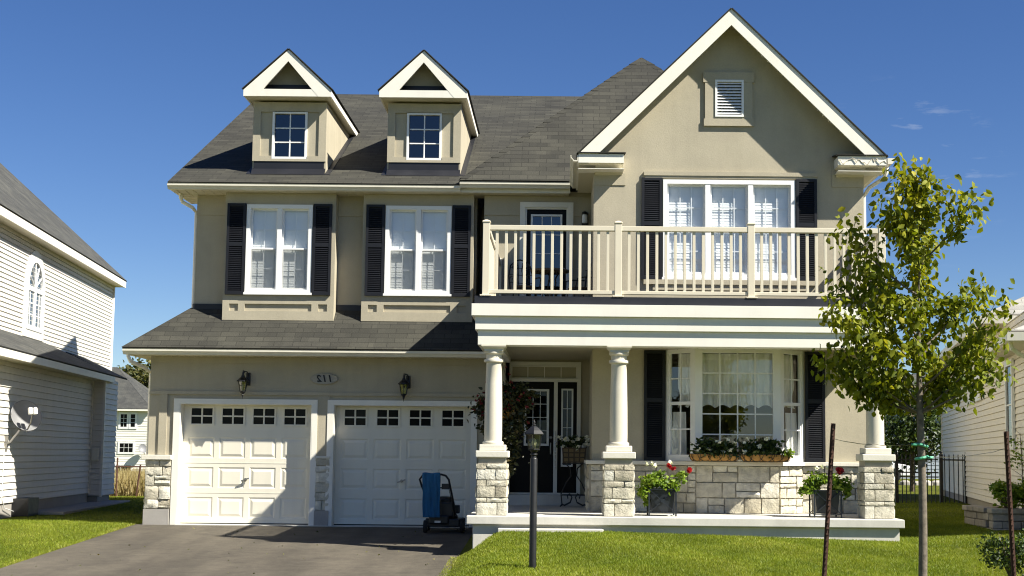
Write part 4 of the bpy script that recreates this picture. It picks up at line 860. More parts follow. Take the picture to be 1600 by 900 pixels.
b = MB(); b.tube([LF(7.06, .02, 1.3), LF(7.08, .02, .4), LF(6.9, .03, .2), LF(6.4, .06, .12)], .008, 6); b.build('cable', m_vinyl, t)
b = MB(); LF.box(b, 5.55, 6.3, .0, .30, .02, .36); LF.box(b, 5.6, 6.25, .03, .27, .36, .362); tag(b.build('hose_box', m_plastic, None, org=LF(5.9, .15, .05), bev=.015), 'black plastic box on the ground against the shaded clapboard wall', 'box')
b = MB(); LF.box(b, -1.2, 5.4, .02, .75, -.12, .075); tag(b.build('concrete_pad', m_found, None, org=LF(2, .4, 0), bev=.015), 'low grey concrete strip along the foot of the shaded clapboard wall', 'pad')
b = MB(); BF.box(b, .16, .32, .015, .09, 1.05, 1.34); BF.box(b, .175, .305, .09, .10, 1.07, 1.32); tag(b.build('meter_box', m_gutter, None, org=BF(.24, .02, 1.05), bev=.01), 'small grey utility box on the narrow bump out of the clapboard house', 'utility box')
# ---- right-hand bungalow
RH = thing('house', (11.5, 3, 0), 'pale clapboard bungalow with light grey shingles behind the young tree', 'house')
RF = Frame((10.2, 12.5), (-.1873, -.9823), (-.9823, .1873)); P = RF
b = MB(); RF.siding(b, 0, 17.0, .45, 3.62, .112); b.build('wall', m_sideR, RH, recalc=False)
b = MB(); RF.box(b, 0, 13.3, -8, -.03, .3, 3.62); RF.box(b, 13.3, 17.0, -8, -.032, .3, 3.02); b.build('wall_core', m_sideR, RH)
b = MB(); RF.box(b, 0, 17.0, -8, -.02, -.4, .45); b.build('foundation', m_found, RH)
b = MB(); RF.box(b, -.05, .06, -.02, .035, .3, 3.62); b.build('corner_trim', m_white, RH)
b = MB(); e = .40; zr = 3.74; b.roof([P(-.4,e,zr), P(3.9,-4,5.9), P(9.4,-4,5.9), P(13.7,e,zr)]); b.roof([P(13.7,e,zr), P(9.4,-4,5.9), P(13.7,-8.4,zr)]); b.roof([P(13.7,-8.4,zr), P(9.4,-4,5.9), P(3.9,-4,5.9), P(-.4,-8.4,zr)]); b.roof([P(-.4,-8.4,zr), P(3.9,-4,5.9), P(-.4,e,zr)]); b.build('roof', m_roofR, RH, recalc=False)
b = MB(); RF.box(b, -.4, 13.7, e-.03, e+.06, zr-.13, zr+.005); RF.box(b, 13.67, 13.78, -8.4, e+.06, zr-.13, zr+.004); b.build('gutter', m_gutter, RH)
b = MB(); RF.box(b, -.4, 13.67, -.02, e-.03, zr-.13, zr-.11); RF.box(b, 13.3, 13.67, -8, -.03, zr-.13, zr-.11); b.build('soffit', m_soffit, RH)
b = MB(); z2 = 3.13; b.roof([P(13.3,e+.02,z2), P(17.4,e+.02,z2), P(15.2,-2.2,z2+1.1), P(13.3,-2.2,z2+1.1)]); b.roof([P(17.4,e+.02,z2), P(17.4,-8,z2), P(15.2,-8,z2+1.1), P(15.2,-2.2,z2+1.1)]); b.build('porch_roof', m_roofR, RH, recalc=False)
b = MB(); RF.box(b, 13.25, 17.4, e-.01, e+.08, z2-.12, z2+.005); RF.box(b, 17.37, 17.47, -8, e+.08, z2-.12, z2+.004); b.build('gutter', m_gutter, RH); b = MB(); RF.box(b, 13.3, 17.37, -.02, e-.01, z2-.12, z2-.10); b.build('soffit', m_soffit, RH)
b = MB(); b.tube([P(17.0,.38,3.02), P(17.0,.36,2.93), P(16.9,.25,2.86), P(16.75,.05,2.78), P(16.7,.05,2.6), P(16.7,.05,.2)], .035, 8); b.build('downspout', m_white, RH)
def flat_window(F_, s0, s1, z0, z1, n, parent, nx=1, nz=1, fw_=.07, pane=None):
    b = MB()
    for q in ((s0-fw_, s0, z0-fw_, z1+fw_), (s1, s1+fw_, z0-fw_, z1+fw_), (s0, s1, z0-fw_, z0), (s0, s1, z1, z1+fw_)): F_.box(b, q[0], q[1], n, n+.045, q[2], q[3])
    for k in range(1, nx): s = s0+(s1-s0)*k/nx; F_.box(b, s-.012, s+.012, n+.022, n+.034, z0, z1)
    for k in range(1, nz): z = z0+(z1-z0)*k/nz; F_.box(b, s0, s1, n+.0225, n+.0335, z-.012, z+.012)
    w_ = b.build('window', m_vinyl, parent); b = MB(); F_.box(b, s0, s1, n+.001, n+.02, z0, z1); b.build('pane', pane or m_gdark, w_); return w_
flat_window(RF, 7.0, 9.6, 2.56, 2.90, .015, RH, 4, 1, .10, m_blind); flat_window(RF, 13.75, 14.45, 1.55, 2.85, .015, RH, 1, 2, .10, m_glassd)
# ---- far cream house between the two, and its dish
FH = thing('house', (-38, 88, -.5), 'distant cream house with a dark hip roof seen between the two nearer houses', 'house')
FF = Frame((-44, 85), (1, 0), (0, -1)); P = FF
b = MB(); FF.siding(b, 0, 11.1, -.8, 4.5, .2, lap=.02); FF.box(b, 0, 11.1, -8, -.01, -.9, 4.5); FF.box(b, 0, 7.6, 0, .5, -.9, 4.5); b.build('wall', m_sideG, FH, recalc=False)
b = MB(); b.roof([P(-.4,.9,4.55), P(11.5,.5,4.55), P(7.2,-4,8.1), P(4,-4,8.1)]); b.roof([P(11.5,.5,4.55), P(11.5,-8.5,4.55), P(7.2,-4,8.1)]); b.roof([P(11.5,-8.5,4.55), P(-.4,-8.5,4.55), P(4,-4,8.1), P(7.2,-4,8.1)]); b.roof([P(-.4,-8.5,4.55), P(-.4,.9,4.55), P(4,-4,8.1)]); b.build('roof', m_roofL, FH, recalc=False)
b = MB(); b.prism([P(-.4,.9,4.4), P(11.5,.5,4.4), P(11.5,.38,4.4), P(-.4,.78,4.4)], (0, 0, .18)); b.build('fascia', m_white, FH)
flat_window(FF, 8.95, 9.45, 3.15, 4.15, .02, FH, 2, 3, .16); flat_window(FF, 9.75, 10.1, 3.15, 4.15, .02, FH, 1, 3, .16); flat_window(FF, 8.95, 10.0, 1.15, 1.85, .02, FH, 3, 2, .14); flat_window(FF, 8.7, 9.9, -.45, .1, .02, FH, 3, 1, .1)
t = thing('satellite_dish', FF(10.95, .3, 1.3), 'pale satellite dish on the corner of the distant cream house', 'satellite dish')
b = MB(); c = Vector(FF(10.95, .55, 1.45)); ax = Vector((.5, -.8, .33)).normalized(); e1 = ax.cross(Vector((0, 0, 1))).normalized(); e2 = e1.cross(ax)
b.grid([[tuple(c-ax*.10*(1-(i/5)**2)+e1*.36*i/5*math.cos(k*math.pi/10)+e2*.36*i/5*math.sin(k*math.pi/10)) for k in range(20)] for i in range(6)], closed=True); b.build('reflector', m_dish, t, smooth=True, recalc=False)
b = MB(); b.tube([FF(10.95, 0, .95), FF(10.95, .2, 1.1), tuple(c-ax*.1)], .04, 6); b.build('mast', m_wire, t)
# ---- wire fence with the dry field behind it
t = thing('wire_fence', (-12, 13, 0), 'rusty wire mesh fence on thin posts in front of the dry grass', 'fence')
for i, (x, ln) in enumerate(((-16, 0), (-13.4, .02), (-12.05, .0), (-11.52, .10), (-8.6, 0))): b = MB(); b.tube([(x, 13, -.05), (x+ln, 13, .92+(.18 if i == 2 else 0))], .024, 6); b.build('post', m_rust, t)
b = MB(); b.tube([(-16, 13, .86), (-8.6, 13, .86)], .018, 6); b.build('rail', m_rust, t)
b = MB(); n = 74
for k in range(n): x = -16+k*.1; b.bar((x, 13, .05), (x+.0, 13, .85), .0016, .0016)
for k in range(8): b.bar((-16, 13, .1+k*.1), (-8.6, 13, .1+k*.1), .0016, .0016)
b.build('wire_mesh', m_rust, t)
# ---- leaves
def leaves(name, mat, parent, pts, size, seed, droop=.5, org=None, wid=.55, spread=None, shade=None):
    """a mass of separate folded leaf blades at the given points, each with its own tilt and shade"""
    g = np.random.default_rng(seed); p = np.asarray(pts, float); n = len(p); L = size*g.uniform(.65, 1.25, n)
    d = g.normal(0, 1, (n, 3)); d[:, 2] = d[:, 2]*.6-droop; d /= np.linalg.norm(d, axis=1)[:, None]
    r = g.normal(0, 1, (n, 3)); s = np.cross(d, r); s /= np.linalg.norm(s, axis=1)[:, None]; u = np.cross(s, d)
    W = (L*wid/2)[:, None]; Lc = L[:, None]; fold = W*.35
    m1, m2 = p+d*Lc*.35, p+d*Lc*.7-u*Lc*.04
    v = np.stack([p, m1-s*W+u*fold, m1+s*W+u*fold, m2-s*W*.75+u*fold*.6, m2+s*W*.75+u*fold*.6, p+d*Lc-u*Lc*.12, m1, m2], 1).reshape(-1, 3)
    if org is not None: v = v-np.array(org)
    k = np.arange(n)[:, None]*8; tri = np.concatenate([k+np.array([a]) for a in ((0, 6, 1), (0, 2, 6), (1, 6, 7), (1, 7, 3), (6, 2, 4), (6, 4, 7), (3, 7, 5), (7, 4, 5))], 1).reshape(-1)
    me = bpy.data.meshes.new(name); me.vertices.add(n*8); me.vertices.foreach_set('co', v.astype(np.float32).ravel()); nt_ = n*8
    me.loops.add(nt_*3); me.loops.foreach_set('vertex_index', tri.astype(np.int32)); me.polygons.add(nt_); me.polygons.foreach_set('loop_start', (np.arange(nt_)*3).astype(np.int32)); me.update(); me.validate()
    c = np.clip(g.normal(.5, .22, n), 0, 1) if shade is None else np.clip(shade, 0, 1)
    me.color_attributes.new('var', 'FLOAT_COLOR', 'POINT').data.foreach_set('color', np.repeat(np.repeat(c, 8)[:, None], 4, 1).astype(np.float32).ravel())
    me.materials.append(mat); o = bpy.data.objects.new(name, me); COL.objects.link(o)
    if org is not None: o.location = org
    if parent is not None: attach(o, parent)
    return o
def blob(n, c, r, seed, k=10, hollow=.3):
    """points gathered in clumps within an ellipsoid, leaving gaps between"""
    g = np.random.default_rng(seed); q = g.normal(0, 1, (k, 3)); q /= np.linalg.norm(q, axis=1)[:, None]; q *= g.uniform(hollow, 1, (k, 1))**.5
    i = g.integers(0, k, n); p = q[i]*.85+g.normal(0, .17, (n, 3)); return np.array(c)+p*np.array(r)
def clump_tree(name, base, zc, rad, hgt, n, size, mat, label, seed, trunk=.10, k=26, cat='tree'):
    t = thing(name, base, label, cat); g = random.Random(seed); b = MB(); x, y, z = base
    b.tube([(x, y, z-.1), (x+.03, y, z+(zc-z)*.5), (x, y, zc), (x-.05, y, zc+hgt*.6)], [trunk, trunk*.8, trunk*.55, trunk*.15], 8)
    for i in range(9):
        a = i*2.4; h = zc-hgt*.6+hgt*1.1*i/9; b.tube([(x, y, h-.25*hgt), (x+rad*.4*math.cos(a), y+rad*.4*math.sin(a), h), (x+rad*.85*math.cos(a), y+rad*.85*math.sin(a), h+hgt*.25)], [trunk*.4, trunk*.25, trunk*.06], 6)
    b.build('trunk', m_barkd, t); leaves('crown', mat, t, blob(n, (x, y, zc), (rad, rad, hgt), seed, k, .35), size, seed, .2); return t
clump_tree('tree', (-37, 96, -.5), 6.2, 2.7, 3.1, 5200, .42, m_leaft, 'broad olive green tree behind the distant cream house', 11, .3, 40)
clump_tree('tree', (10.5, 17, .15), 2.35, 1.25, 1.35, 5200, .13, m_leafd, 'dark dense leafy tree behind the black metal fence', 12, .09, 34)
clump_tree('tree', (8.75, 14.2, .15), 1.3, .45, .75, 1500, .10, m_leafd, 'slim dark shrub like tree right behind the black gate', 15, .04, 16)
clump_tree('tree', (17.5, 62, .1), 4.6, 3.4, 2.6, 3600, .45, m_leaft, 'rounded tree far behind the black fence, beside the grey blue house', 19, .25, 30)
# ---- black picket fence and gate
t = thing('metal_fence', (7, 6.5, .16), 'black metal picket fence joining the bungalow wall', 'fence'); gt = thing('metal_gate', (8, 6.5, .16), 'black metal picket gate beside the fence, next to the stone pillar of the porch', 'gate')
def pickets(parent, x0, x1, n, first=None):
    pk = first
    for i in range(n):
        x = x0+(x1-x0)*(i+.5)/n
        if pk is None:
            b = MB(); b.box(-.009, .009, -.009, .009, .19, 1.33); b.lathe(0, 0, [(.016, 1.33), (.012, 1.35), (.001, 1.40)], 4); pk = b.build('picket', m_black, parent, org=None); attach(pk, parent); pk.location = (x, 6.5, 0)
        else:
            o = pk.copy(); COL.objects.link(o); attach(o, parent); o.location = (x, 6.5, 0)
    return pk
def fpost(parent, x, w_=.035):
    b = MB(); b.box(x-w_, x+w_, 6.5-w_, 6.5+w_, .0, 1.36); b.lathe(x, 6.5, [(w_*1.3, 1.36), (w_*1.3, 1.38), (.012, 1.385), (.028, 1.42), (.001, 1.45)], 10); b.build('post', m_black, parent)
for a, e in ((4.93, 7.46), (8.52, 9.05)):
    b = MB(); b.box(a, e, 6.487, 6.513, 1.245, 1.275); b.box(a, e, 6.487, 6.513, .20, .23); b.build('rail', m_black, t)
pk = pickets(t, 8.53, 9.04, 5); pickets(t, 4.95, 7.4, 24, pk); fpost(t, 7.50); fpost(t, 8.50); fpost(t, 9.06)
for z in (1.245, .96, .86, .20): b = MB(); b.box(7.56, 8.44, 6.487, 6.513, z, z+.028); b.build('rail', m_black, gt)
pickets(gt, 7.58, 8.42, 9, pk)
# ---- far right: wall of boulders, car, grey house
b = MB(); g = random.Random(4)
for k in range(34):
    x = 11+k*.42; r = g.uniform(.16, .26); b.shade = g.random(); zc = .22; b.lathe(x, 30+g.uniform(-.1, .1), [(r*.7, zc-.2), (r, zc), (r*.9, zc+r*.5), (r*.4, zc+r*.8)], 7, rot=g.random())
tag(b.build('boulder_wall', m_brick, None, org=(17, 30, .1), smooth='auto'), 'low wall of pale boulders across the lawn behind the black fence', 'stone wall')
t = thing('parked_car', (14.2, 40, .18), 'white car parked in the distance beyond the black fence, half hidden by the stone pillar', 'car')
pr = [(12.0, .45), (12.05, .80), (12.7, .95), (13.3, 1.38), (14.6, 1.42), (15.3, 1.05), (16.0, .95), (16.15, .80), (16.15, .45)]
b = MB(); b.prism([(x, 39.2, z) for x, z in pr], (0, 1.65, 0)); b.build('body', m_vinyl, t, bev=.05)
for x in (12.85, 15.3): b = MB(); b.lathe(0, 0, [(.2, -.01), (.31, .0), (.32, .10), (.31, .2), (.2, .21)], 18); b.v = [(x+p[0], 39.15+p[2], .48+p[1]) for p in b.v]; b.build('wheel', m_rubber, t)
b = MB(); b.prism([(12.95, 39.19, 1.0), (13.4, 39.19, 1.33), (14.5, 39.19, 1.36), (15.1, 39.19, 1.02)], (0, .008, 0)); b.build('side_window', m_gdark, t)
b = MB(); b.box(16.1, 16.17, 39.25, 39.5, .72, .86); b.build('tail_light', m_petr, t)
t = thing('house', (18, 54, .1), 'pale grey blue house with a white door far beyond the black fence', 'house')
m_blue = surf('blue_grey_siding', (.30, .34, .38), .6, .04, .5)
GF = Frame((13.5, 50), (1, 0), (0, -1)); b = MB(); GF.siding(b, 0, 9, .1, 3.9, .2, lap=.02); GF.box(b, 0, 9, -7, -.01, .0, 3.9); b.build('wall', m_blue, t, recalc=False)
b = MB(); b.roof([GF(-.4,.4,3.9), GF(9.4,.4,3.9), GF(9.4,-3.5,6), GF(-.4,-3.5,6)]); b.roof([GF(9.4,-7.4,3.9), GF(-.4,-7.4,3.9), GF(-.4,-3.5,6), GF(9.4,-3.5,6)]); b.prism([GF(0,0,3.9), GF(0,-7,3.9), GF(0,-3.5,5.9)], (9, 0, 0)); b.build('roof', m_roofL, t, recalc=False)
flat_window(GF, 4.6, 5.6, .9, 2.6, .02, t, 2, 2, .12); b = MB(); GF.box(b, 5.0+2.0, 7.9, .0, .06, .1, 2.3); b.build('door', m_white, t)
# ---- block planter with shrubs beside the bungalow
t = thing('block_planter', (7.1, -2.4, .15), 'low planter of grey concrete blocks at the foot of the bungalow wall', 'planter')
b = MB(); z = .10
for r_ in range(4):
    x = 6.68-(.15 if r_ % 2 else 0); h = .115 if r_ < 3 else .085; o_ = .0 if r_ < 3 else .03
    while x < 7.95:
        a, e = max(6.68, x), min(x+.30, 7.95)
        if e-a > .03: b.shade = R.random(); b.box(a+.004-o_, e-.004, -3.0-R.uniform(0, .012)-o_, -2.8, z+.004, z+h-.003)
        x += .30
    y = -2.8+(.12 if r_ % 2 else 0)
    while y < -1.5: b.shade = R.random(); b.box(6.68-R.uniform(0, .01)-o_, 6.9, y+.004, min(y+.29, -1.5), z+.004, z+h-.003); y += .30
    z += h
b.build('block_wall', m_brick, t, bev=.012); Box('soil', m_soil, t, 6.8, 7.9, -2.85, -1.5, .2, .50)
def shrub(name, base, r, h, n, size, mat, label, seed, k=14, cat='shrub', droop=.1):
    t = thing(name, base, label, cat); x, y, z = base; g = random.Random(seed); b = MB()
    for i in range(12): a = i*2.4; q = r*g.uniform(.3, .8); b.tube([(x, y, z), (x+q*.5*math.cos(a), y+q*.5*math.sin(a), z+h*.5), (x+q*math.cos(a), y+q*math.sin(a), z+h*g.uniform(.75, .98))], [.010, .007, .003], 5)
    b.build('stems', m_barkd, t); leaves('foliage', mat, t, blob(n, (x, y, z+h*.55), (r, r, h*.5), seed, k, .2), size, seed, droop); return t
shrub('shrub', (6.98, -2.75, .5), .30, .46, 900, .085, m_leafg, 'bright green shrub at the left end of the block planter', 21)
shrub('shrub', (7.48, -2.75, .5), .30, .48, 900, .085, m_leafg, 'bright green shrub at the right end of the block planter, by the frame edge', 22)
t = thing('sapling', (7.32, -2.5, .5), 'thin young sapling with sparse yellow green leaves rising from the block planter', 'sapling')
b = MB(); b.tube([(7.32, -2.5, .48), (7.33, -2.5, 1.1), (7.30, -2.5, 1.72)], [.016, .012, .004], 6)
for i in range(10): z = .95+i*.08; a = i*2.3; b.tube([(7.32, -2.5, z), (7.32+.22*math.cos(a), -2.5+.22*math.sin(a), z+.13)], [.005, .002], 5)
b.build('trunk', m_bark, t); leaves('crown', m_leafg, t, blob(170, (7.31, -2.5, 1.38), (.27, .27, .36), 23, 14), .06, 23, .4)
shrub('bush', (5.13, -8.6, -.06), .34, .52, 1500, .045, m_leafd, 'small dark green bush on the lawn at the bottom right', 24, 22, 'bush', -.6)
leaves('tips', m_leafg, [o for o in bpy.data.objects if o.name == 'bush'][0], blob(240, (5.28, -8.6, .26), (.22, .26, .20), 25, 10), .045, 25, -.6)
# ---- the young street tree, its stakes, ties and wires
TB = Vector((3.42, -11.3, -.36)); t = thing('young_tree', TB, 'young staked tree with glossy green leaves on the front lawn', 'tree')
px = lambda x, y: (3.44+(x-1440)/163., 1.3+(715.3-y)/163.)
b = MB(); tx = lambda z: 3.425+.012*math.sin(z*2.1)+.004*z; zs = np.linspace(-.4, 4.0, 23)
b.tube([(tx(z), -11.3, z) for z in zs], [max(.005, .042-.006*max(0, z-.4)-.018*max(0, z-1.75)) for z in zs], 12)
tips = [(1405,264),(1442,268),(1468,300),(1515,312),(1382,318),(1430,330),(1330,350),(1350,395),(1322,430),(1303,480),(1335,500),(1372,455),(1326,540),(1306,560),(1345,585),(1385,560),(1378,500),(1538,440),(1530,480),(1505,470),(1534,530),(1528,575),(1500,590),(1480,560),(1470,505),(1410,415),(1455,395),(1475,440),(1420,470),(1430,540),(1345,570),(1402,596),(1488,600),(1365,612),(1515,550),(1420,372),(1400,345),(1445,300),(1470,350)]
g = random.Random(8); LP = []; sh = []
for i, (qx, qy) in enumerate(tips):
    X_, Z_ = px(qx, qy); hd = abs(X_-3.43); dy = g.uniform(-.75, .75)*min(1, .35+(4.2-Z_)/1.6); R_ = math.hypot(hd, dy); z0 = max(1.72, Z_-.75*R_-.18); z0 = min(z0, 3.85)
    A = Vector((tx(z0), -11.3, z0)); B = Vector((X_, -11.3+dy, Z_)); mid = A.lerp(B, .5)+Vector(((B.x-A.x)*.12, dy*.12, -.08*R_))
    pts_ = [A*(1-q)**2+mid*2*q*(1-q)+B*q*q for q in np.linspace(0, 1, 7)]; b.tube(pts_, [.0095*(1-.8*k/6)*min(1.4, .6+R_) for k in range(7)], 6)
    nl = int(92+96*min(1.3, R_+.35)); br = g.uniform(-.12, .12)
    for k in range(nl):
        q = g.choice((.52, .64, .76, .88, .97))+g.uniform(-.07, .06) if R_ > .3 else g.uniform(.3, 1.02); c = A*(1-q)**2+mid*2*q*(1-q)+B*q*q; sp = .034+.058*q
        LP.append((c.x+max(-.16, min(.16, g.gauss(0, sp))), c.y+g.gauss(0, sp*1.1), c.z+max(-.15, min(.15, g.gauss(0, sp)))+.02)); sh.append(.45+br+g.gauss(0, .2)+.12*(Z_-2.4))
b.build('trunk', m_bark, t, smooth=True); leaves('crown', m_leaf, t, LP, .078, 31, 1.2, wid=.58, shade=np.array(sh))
for z, sgn, lb in ((1.42, -1, 'upper'), (1.32-.02, 1, 'lower')):
    b = MB(); x0 = tx(z); b.tube([(x0+.056*math.cos(a), -11.3+.056*math.sin(a), z+.012*math.cos(a)*sgn) for a in np.linspace(0, 2*math.pi, 17)], .013, 8)
    b.tube([(x0+sgn*.05, -11.35, z), (x0+sgn*.10, -11.33, z+.006)], .012, 8)
    tag(b.build('tree_tie', m_green, None, org=(x0, -11.3, z)), 'green hose tie round the young trunk, the %s of the two' % lb, 'tree tie', 'green ties on the young tree')
def stake(a, c, label):
    b = MB(); A, B = Vector(a), Vector(c); b.bar(A, B, .044, .010); b.bar(A+Vector((0, -.016, 0)), B+Vector((0, -.016, 0)), .010, .030)
    d = (B-A); n = int(d.length/.055)
    for k in range(2, n): p = A+d*k/n; b.box(p.x-.012, p.x+.012, p.y-.038, p.y-.03, p.z-.008, p.z+.008)
    return tag(b.build('stake', m_rust, None, org=a, recalc=True), label, 'stake', 'rusty stakes of the young tree')
stake((2.455, -11.3, -.42), (2.594, -11.3, 1.62), 'leaning rusty studded stake in front of the right hand black planter'); stake((4.315, -11.3, -.42), (4.247, -11.3, 1.56), 'upright rusty studded stake at the right edge beside the small dark bush')
def wire(p, q, label, sag=.03):
    b = MB(); P_, Q_ = Vector(p), Vector(q); g = random.Random(p[0]); pts_ = [P_.lerp(Q_, k/16)+Vector((0, g.uniform(-.004, .004), -sag*4*(k/16)*(1-k/16)+g.uniform(-.004, .004))) for k in range(17)]; b.tube(pts_, .0035, 5); return tag(b.build('guy_wire', m_wire, None, org=p), label, 'wire', 'guy wires of the young tree')
wire((2.60, -11.3, 1.47), (tx(1.42)-.1, -11.33, 1.426), 'thin twisted wire from the leaning stake to the young trunk'); wire((tx(1.3)+.1, -11.33, 1.306), (4.26, -11.3, 1.40), 'thin twisted wire from the young trunk to the upright stake')

# ---- the house across the street, behind the viewer (seen only mirrored in the glass)
t = thing('house', (-1, -66, -.4), 'cream house across the street, mirrored in the front door glass', 'house')
OF = Frame((9, -60), (-1, 0), (0, 1)); b = MB(); OF.siding(b, 0, 20, -.4, 5.6, .2, lap=.02); OF.box(b, 0, 20, -9, -.02, -.5, 5.6); b.build('wall', m_sideR, t, recalc=False)
b = MB(); b.roof([OF(-.5,.5,5.6), OF(20.5,.5,5.6), OF(20.5,-4.5,9.5), OF(-.5,-4.5,9.5)]); b.roof([OF(20.5,-9.5,5.6), OF(-.5,-9.5,5.6), OF(-.5,-4.5,9.5), OF(20.5,-4.5,9.5)]); b.prism([OF(0,0,5.6), OF(0,-9,5.6), OF(0,-4.5,9.3)], (-20, 0, 0)); b.build('roof', m_roofL, t, recalc=False)
for s_0, zz0 in ((1.5, .6), (5, .6), (9.6, .3), (12.5, .6), (16, .6), (2, 3.4), (6, 3.4), (10, 3.4), (13, 3.4), (16.5, 3.4)): flat_window(OF, s_0, s_0+1.3, zz0, zz0+1.5, .02, t, 2, 3, .14)
leaves('fallen_leaves', m_leaft, None, [(x_, y_, float(max(drive_z(x_, y_), -9))+.012) for x_, y_ in zip(np.random.default_rng(6).uniform(-7.4, -1.7, 90), np.random.default_rng(7).uniform(-8, -.3, 90))], .035, 5, .0)
tag([o for o in bpy.data.objects if o.name == 'fallen_leaves'][0], 'scattered bits of dry leaf on the asphalt driveway', 'leaves', kind='stuff')
# ================================================================== THINGS ON AND ABOUT THE HOUSE
def lantern_wall(x, z, label):
    """carriage lantern: back plate, curled arm, roof, four tapered panes in a cage, finial"""
    y = -.035; t = thing('wall_lantern', (x, 0, z), label, 'lantern', 'lanterns over the garage doors'); cy = y-.16
    b = MB(); b.box(x+.02, x+.10, y-.012, y, z+.20, z+.43); b.build('back_plate', m_black, t, bev=.006)
    b = MB(); b.tube([(x+.06, y-.01, z+.36), (x+.05, y-.07, z+.44), (x+.02, cy+.03, z+.45), (x, cy, z+.38)], .011, 8); b.build('arm', m_black, t, smooth='auto')
    b = MB(); b.lathe(x, cy, [(.012, z+.40), (.03, z+.365), (.035, z+.345), (.105, z+.28), (.11, z+.265), (.085, z+.262)], 8, rot=math.pi/8); b.lathe(x, cy, [(.02, z+.385), (.02, z+.40), (.005, z+.47)], 8); b.build('roof', m_black, t)
    b = MB(); top, bot = (.082, z+.262), (.05, z+.09)
    for k in range(6): a = math.pi/6+k*math.pi/3; b.bar((x+top[0]*math.cos(a), cy+top[0]*math.sin(a), top[1]), (x+bot[0]*math.cos(a), cy+bot[0]*math.sin(a), bot[1]), .010, .010)
    b.lathe(x, cy, [(.055, z+.10), (.055, z+.088), (.03, z+.055), (.018, z+.04), (.022, z+.025), (.008, z+.0), (.002, z-.04)], 10); b.build('cage', m_black, t)
    b = MB(); b.lathe(x, cy, [(.078, z+.262), (.047, z+.10)], 6, rot=math.pi/6); b.build('glass', m_lamp, t, recalc=False); b = MB(); b.lathe(x, cy, [(.012, z+.10), (.012, z+.15), (.020, z+.18), (.006, z+.215)], 10); b.build('bulb', m_bulb, t, smooth=True); return t
lantern_wall(-5.65, 2.265, 'black carriage lantern over the left, sunlit garage door'); lantern_wall(-2.805, 2.24, 'black carriage lantern over the right garage door, near the porch')
t = thing('house_number', (-4.24, -.02, 2.6), 'oval stone house number plaque between the two garage lanterns', 'sign')
b = MB(); b.v = []; rows = []
for d_, k_ in ((0, 1.0), (-.016, 1.0), (-.022, .96), (-.022, .90), (-.018, .88)): rows.append([(-4.243+.245*k_*math.cos(a), -.02+d_, 2.598+.098*(k_ if k_ == 1 else k_-.04)*math.sin(a)) for a in np.linspace(0, 2*math.pi, 41)[:-1]])
b.grid(rows, closed=True, cap=True); b.build('plaque', m_plaque, t)
tc_ = bpy.data.curves.new('numerals', 'FONT'); tc_.body = '112'; tc_.size = .17; tc_.extrude = .004; tc_.offset = .004; tc_.shear = .22; tc_.align_x = 'CENTER'; tc_.align_y = 'CENTER'; tc_.space_character = 1.15
to_ = bpy.data.objects.new('tmp', tc_); COL.objects.link(to_); dg = bpy.context.evaluated_depsgraph_get(); me = bpy.data.meshes.new_from_object(to_.evaluated_get(dg)); bpy.data.objects.remove(to_)
me.name = 'numerals'; xs_ = [v_.co.x for v_ in me.vertices]; cx_ = (min(xs_)+max(xs_))/2
for v_ in me.vertices: v_.co = Vector((-4.243-(v_.co.x-cx_), -.044-v_.co.z, 2.598+v_.co.y))     # the number reads mirrored, as it stands in the photograph
bm_ = bmesh.new(); bm_.from_mesh(me); bmesh.ops.recalc_face_normals(bm_, faces=bm_.faces); bm_.to_mesh(me); bm_.free()
me.materials.clear(); me.materials.append(m_black); no = bpy.data.objects.new('numerals', me); COL.objects.link(no); attach(no, t)
# balcony wall lamp
t = thing('wall_lamp', (.37, .13, 5.53), 'small white glass wall lamp with a black mount beside the balcony door', 'lamp')
b = MB(); b.box(.315, .425, .10, .15, 5.43, 5.66); b.build('mount', m_black, t, bev=.012); b = MB(); b.lathe(.37, .065, [(.02, 5.46), (.048, 5.465), (.05, 5.60), (.04, 5.62)], 16); b.build('shade', m_vinyl, t, smooth='auto'); b = MB(); b.lathe(.37, .065, [(.055, 5.618), (.06, 5.63), (.05, 5.66), (.01, 5.68)], 16); b.build('cap', m_black, t, smooth='auto')
# string of fairy lights under the gable
t = thing('string_lights', (2.7, -2.4, 8.3), 'thin string of unlit fairy lights under the eaves of the front gable', 'string lights')
g = random.Random(12); pth = []; bl = []
for k in range(161):
    u_ = k/160; x = .30+u_*4.82; zr = GRZ-abs(x-gx)*.979-.155+g.uniform(-.02, .012)-(.035 if k % 3 == 1 else 0); pth.append((x, -2.47+g.uniform(-.05, .08), zr))
    if k % 3 == 1: bl.append(pth[-1])
b = MB(); b.tube(pth, .006, 5)
for (x0_, x1_) in ((4.42, 5.2),): b.tube([(x0_+(x1_-x0_)*k/24, -2.612-.006*math.sin(k), 6.07+.035*math.sin(k*1.3+math.sin(k*.7)*2)+g.uniform(-.03, .03)) for k in range(25)], .006, 5)
b.build('cable', m_rail, t)
b = MB(); b.lathe(0, 0, [(.006, .0), (.013, -.012), (.013, -.03), (.002, -.045)], 6); bu = b.build('bulb', m_gutter, t)
for i, p_ in enumerate(bl):
    o = bu if i == 0 else bu.copy()
    if i: COL.objects.link(o); attach(o, t)
    o.location = p_
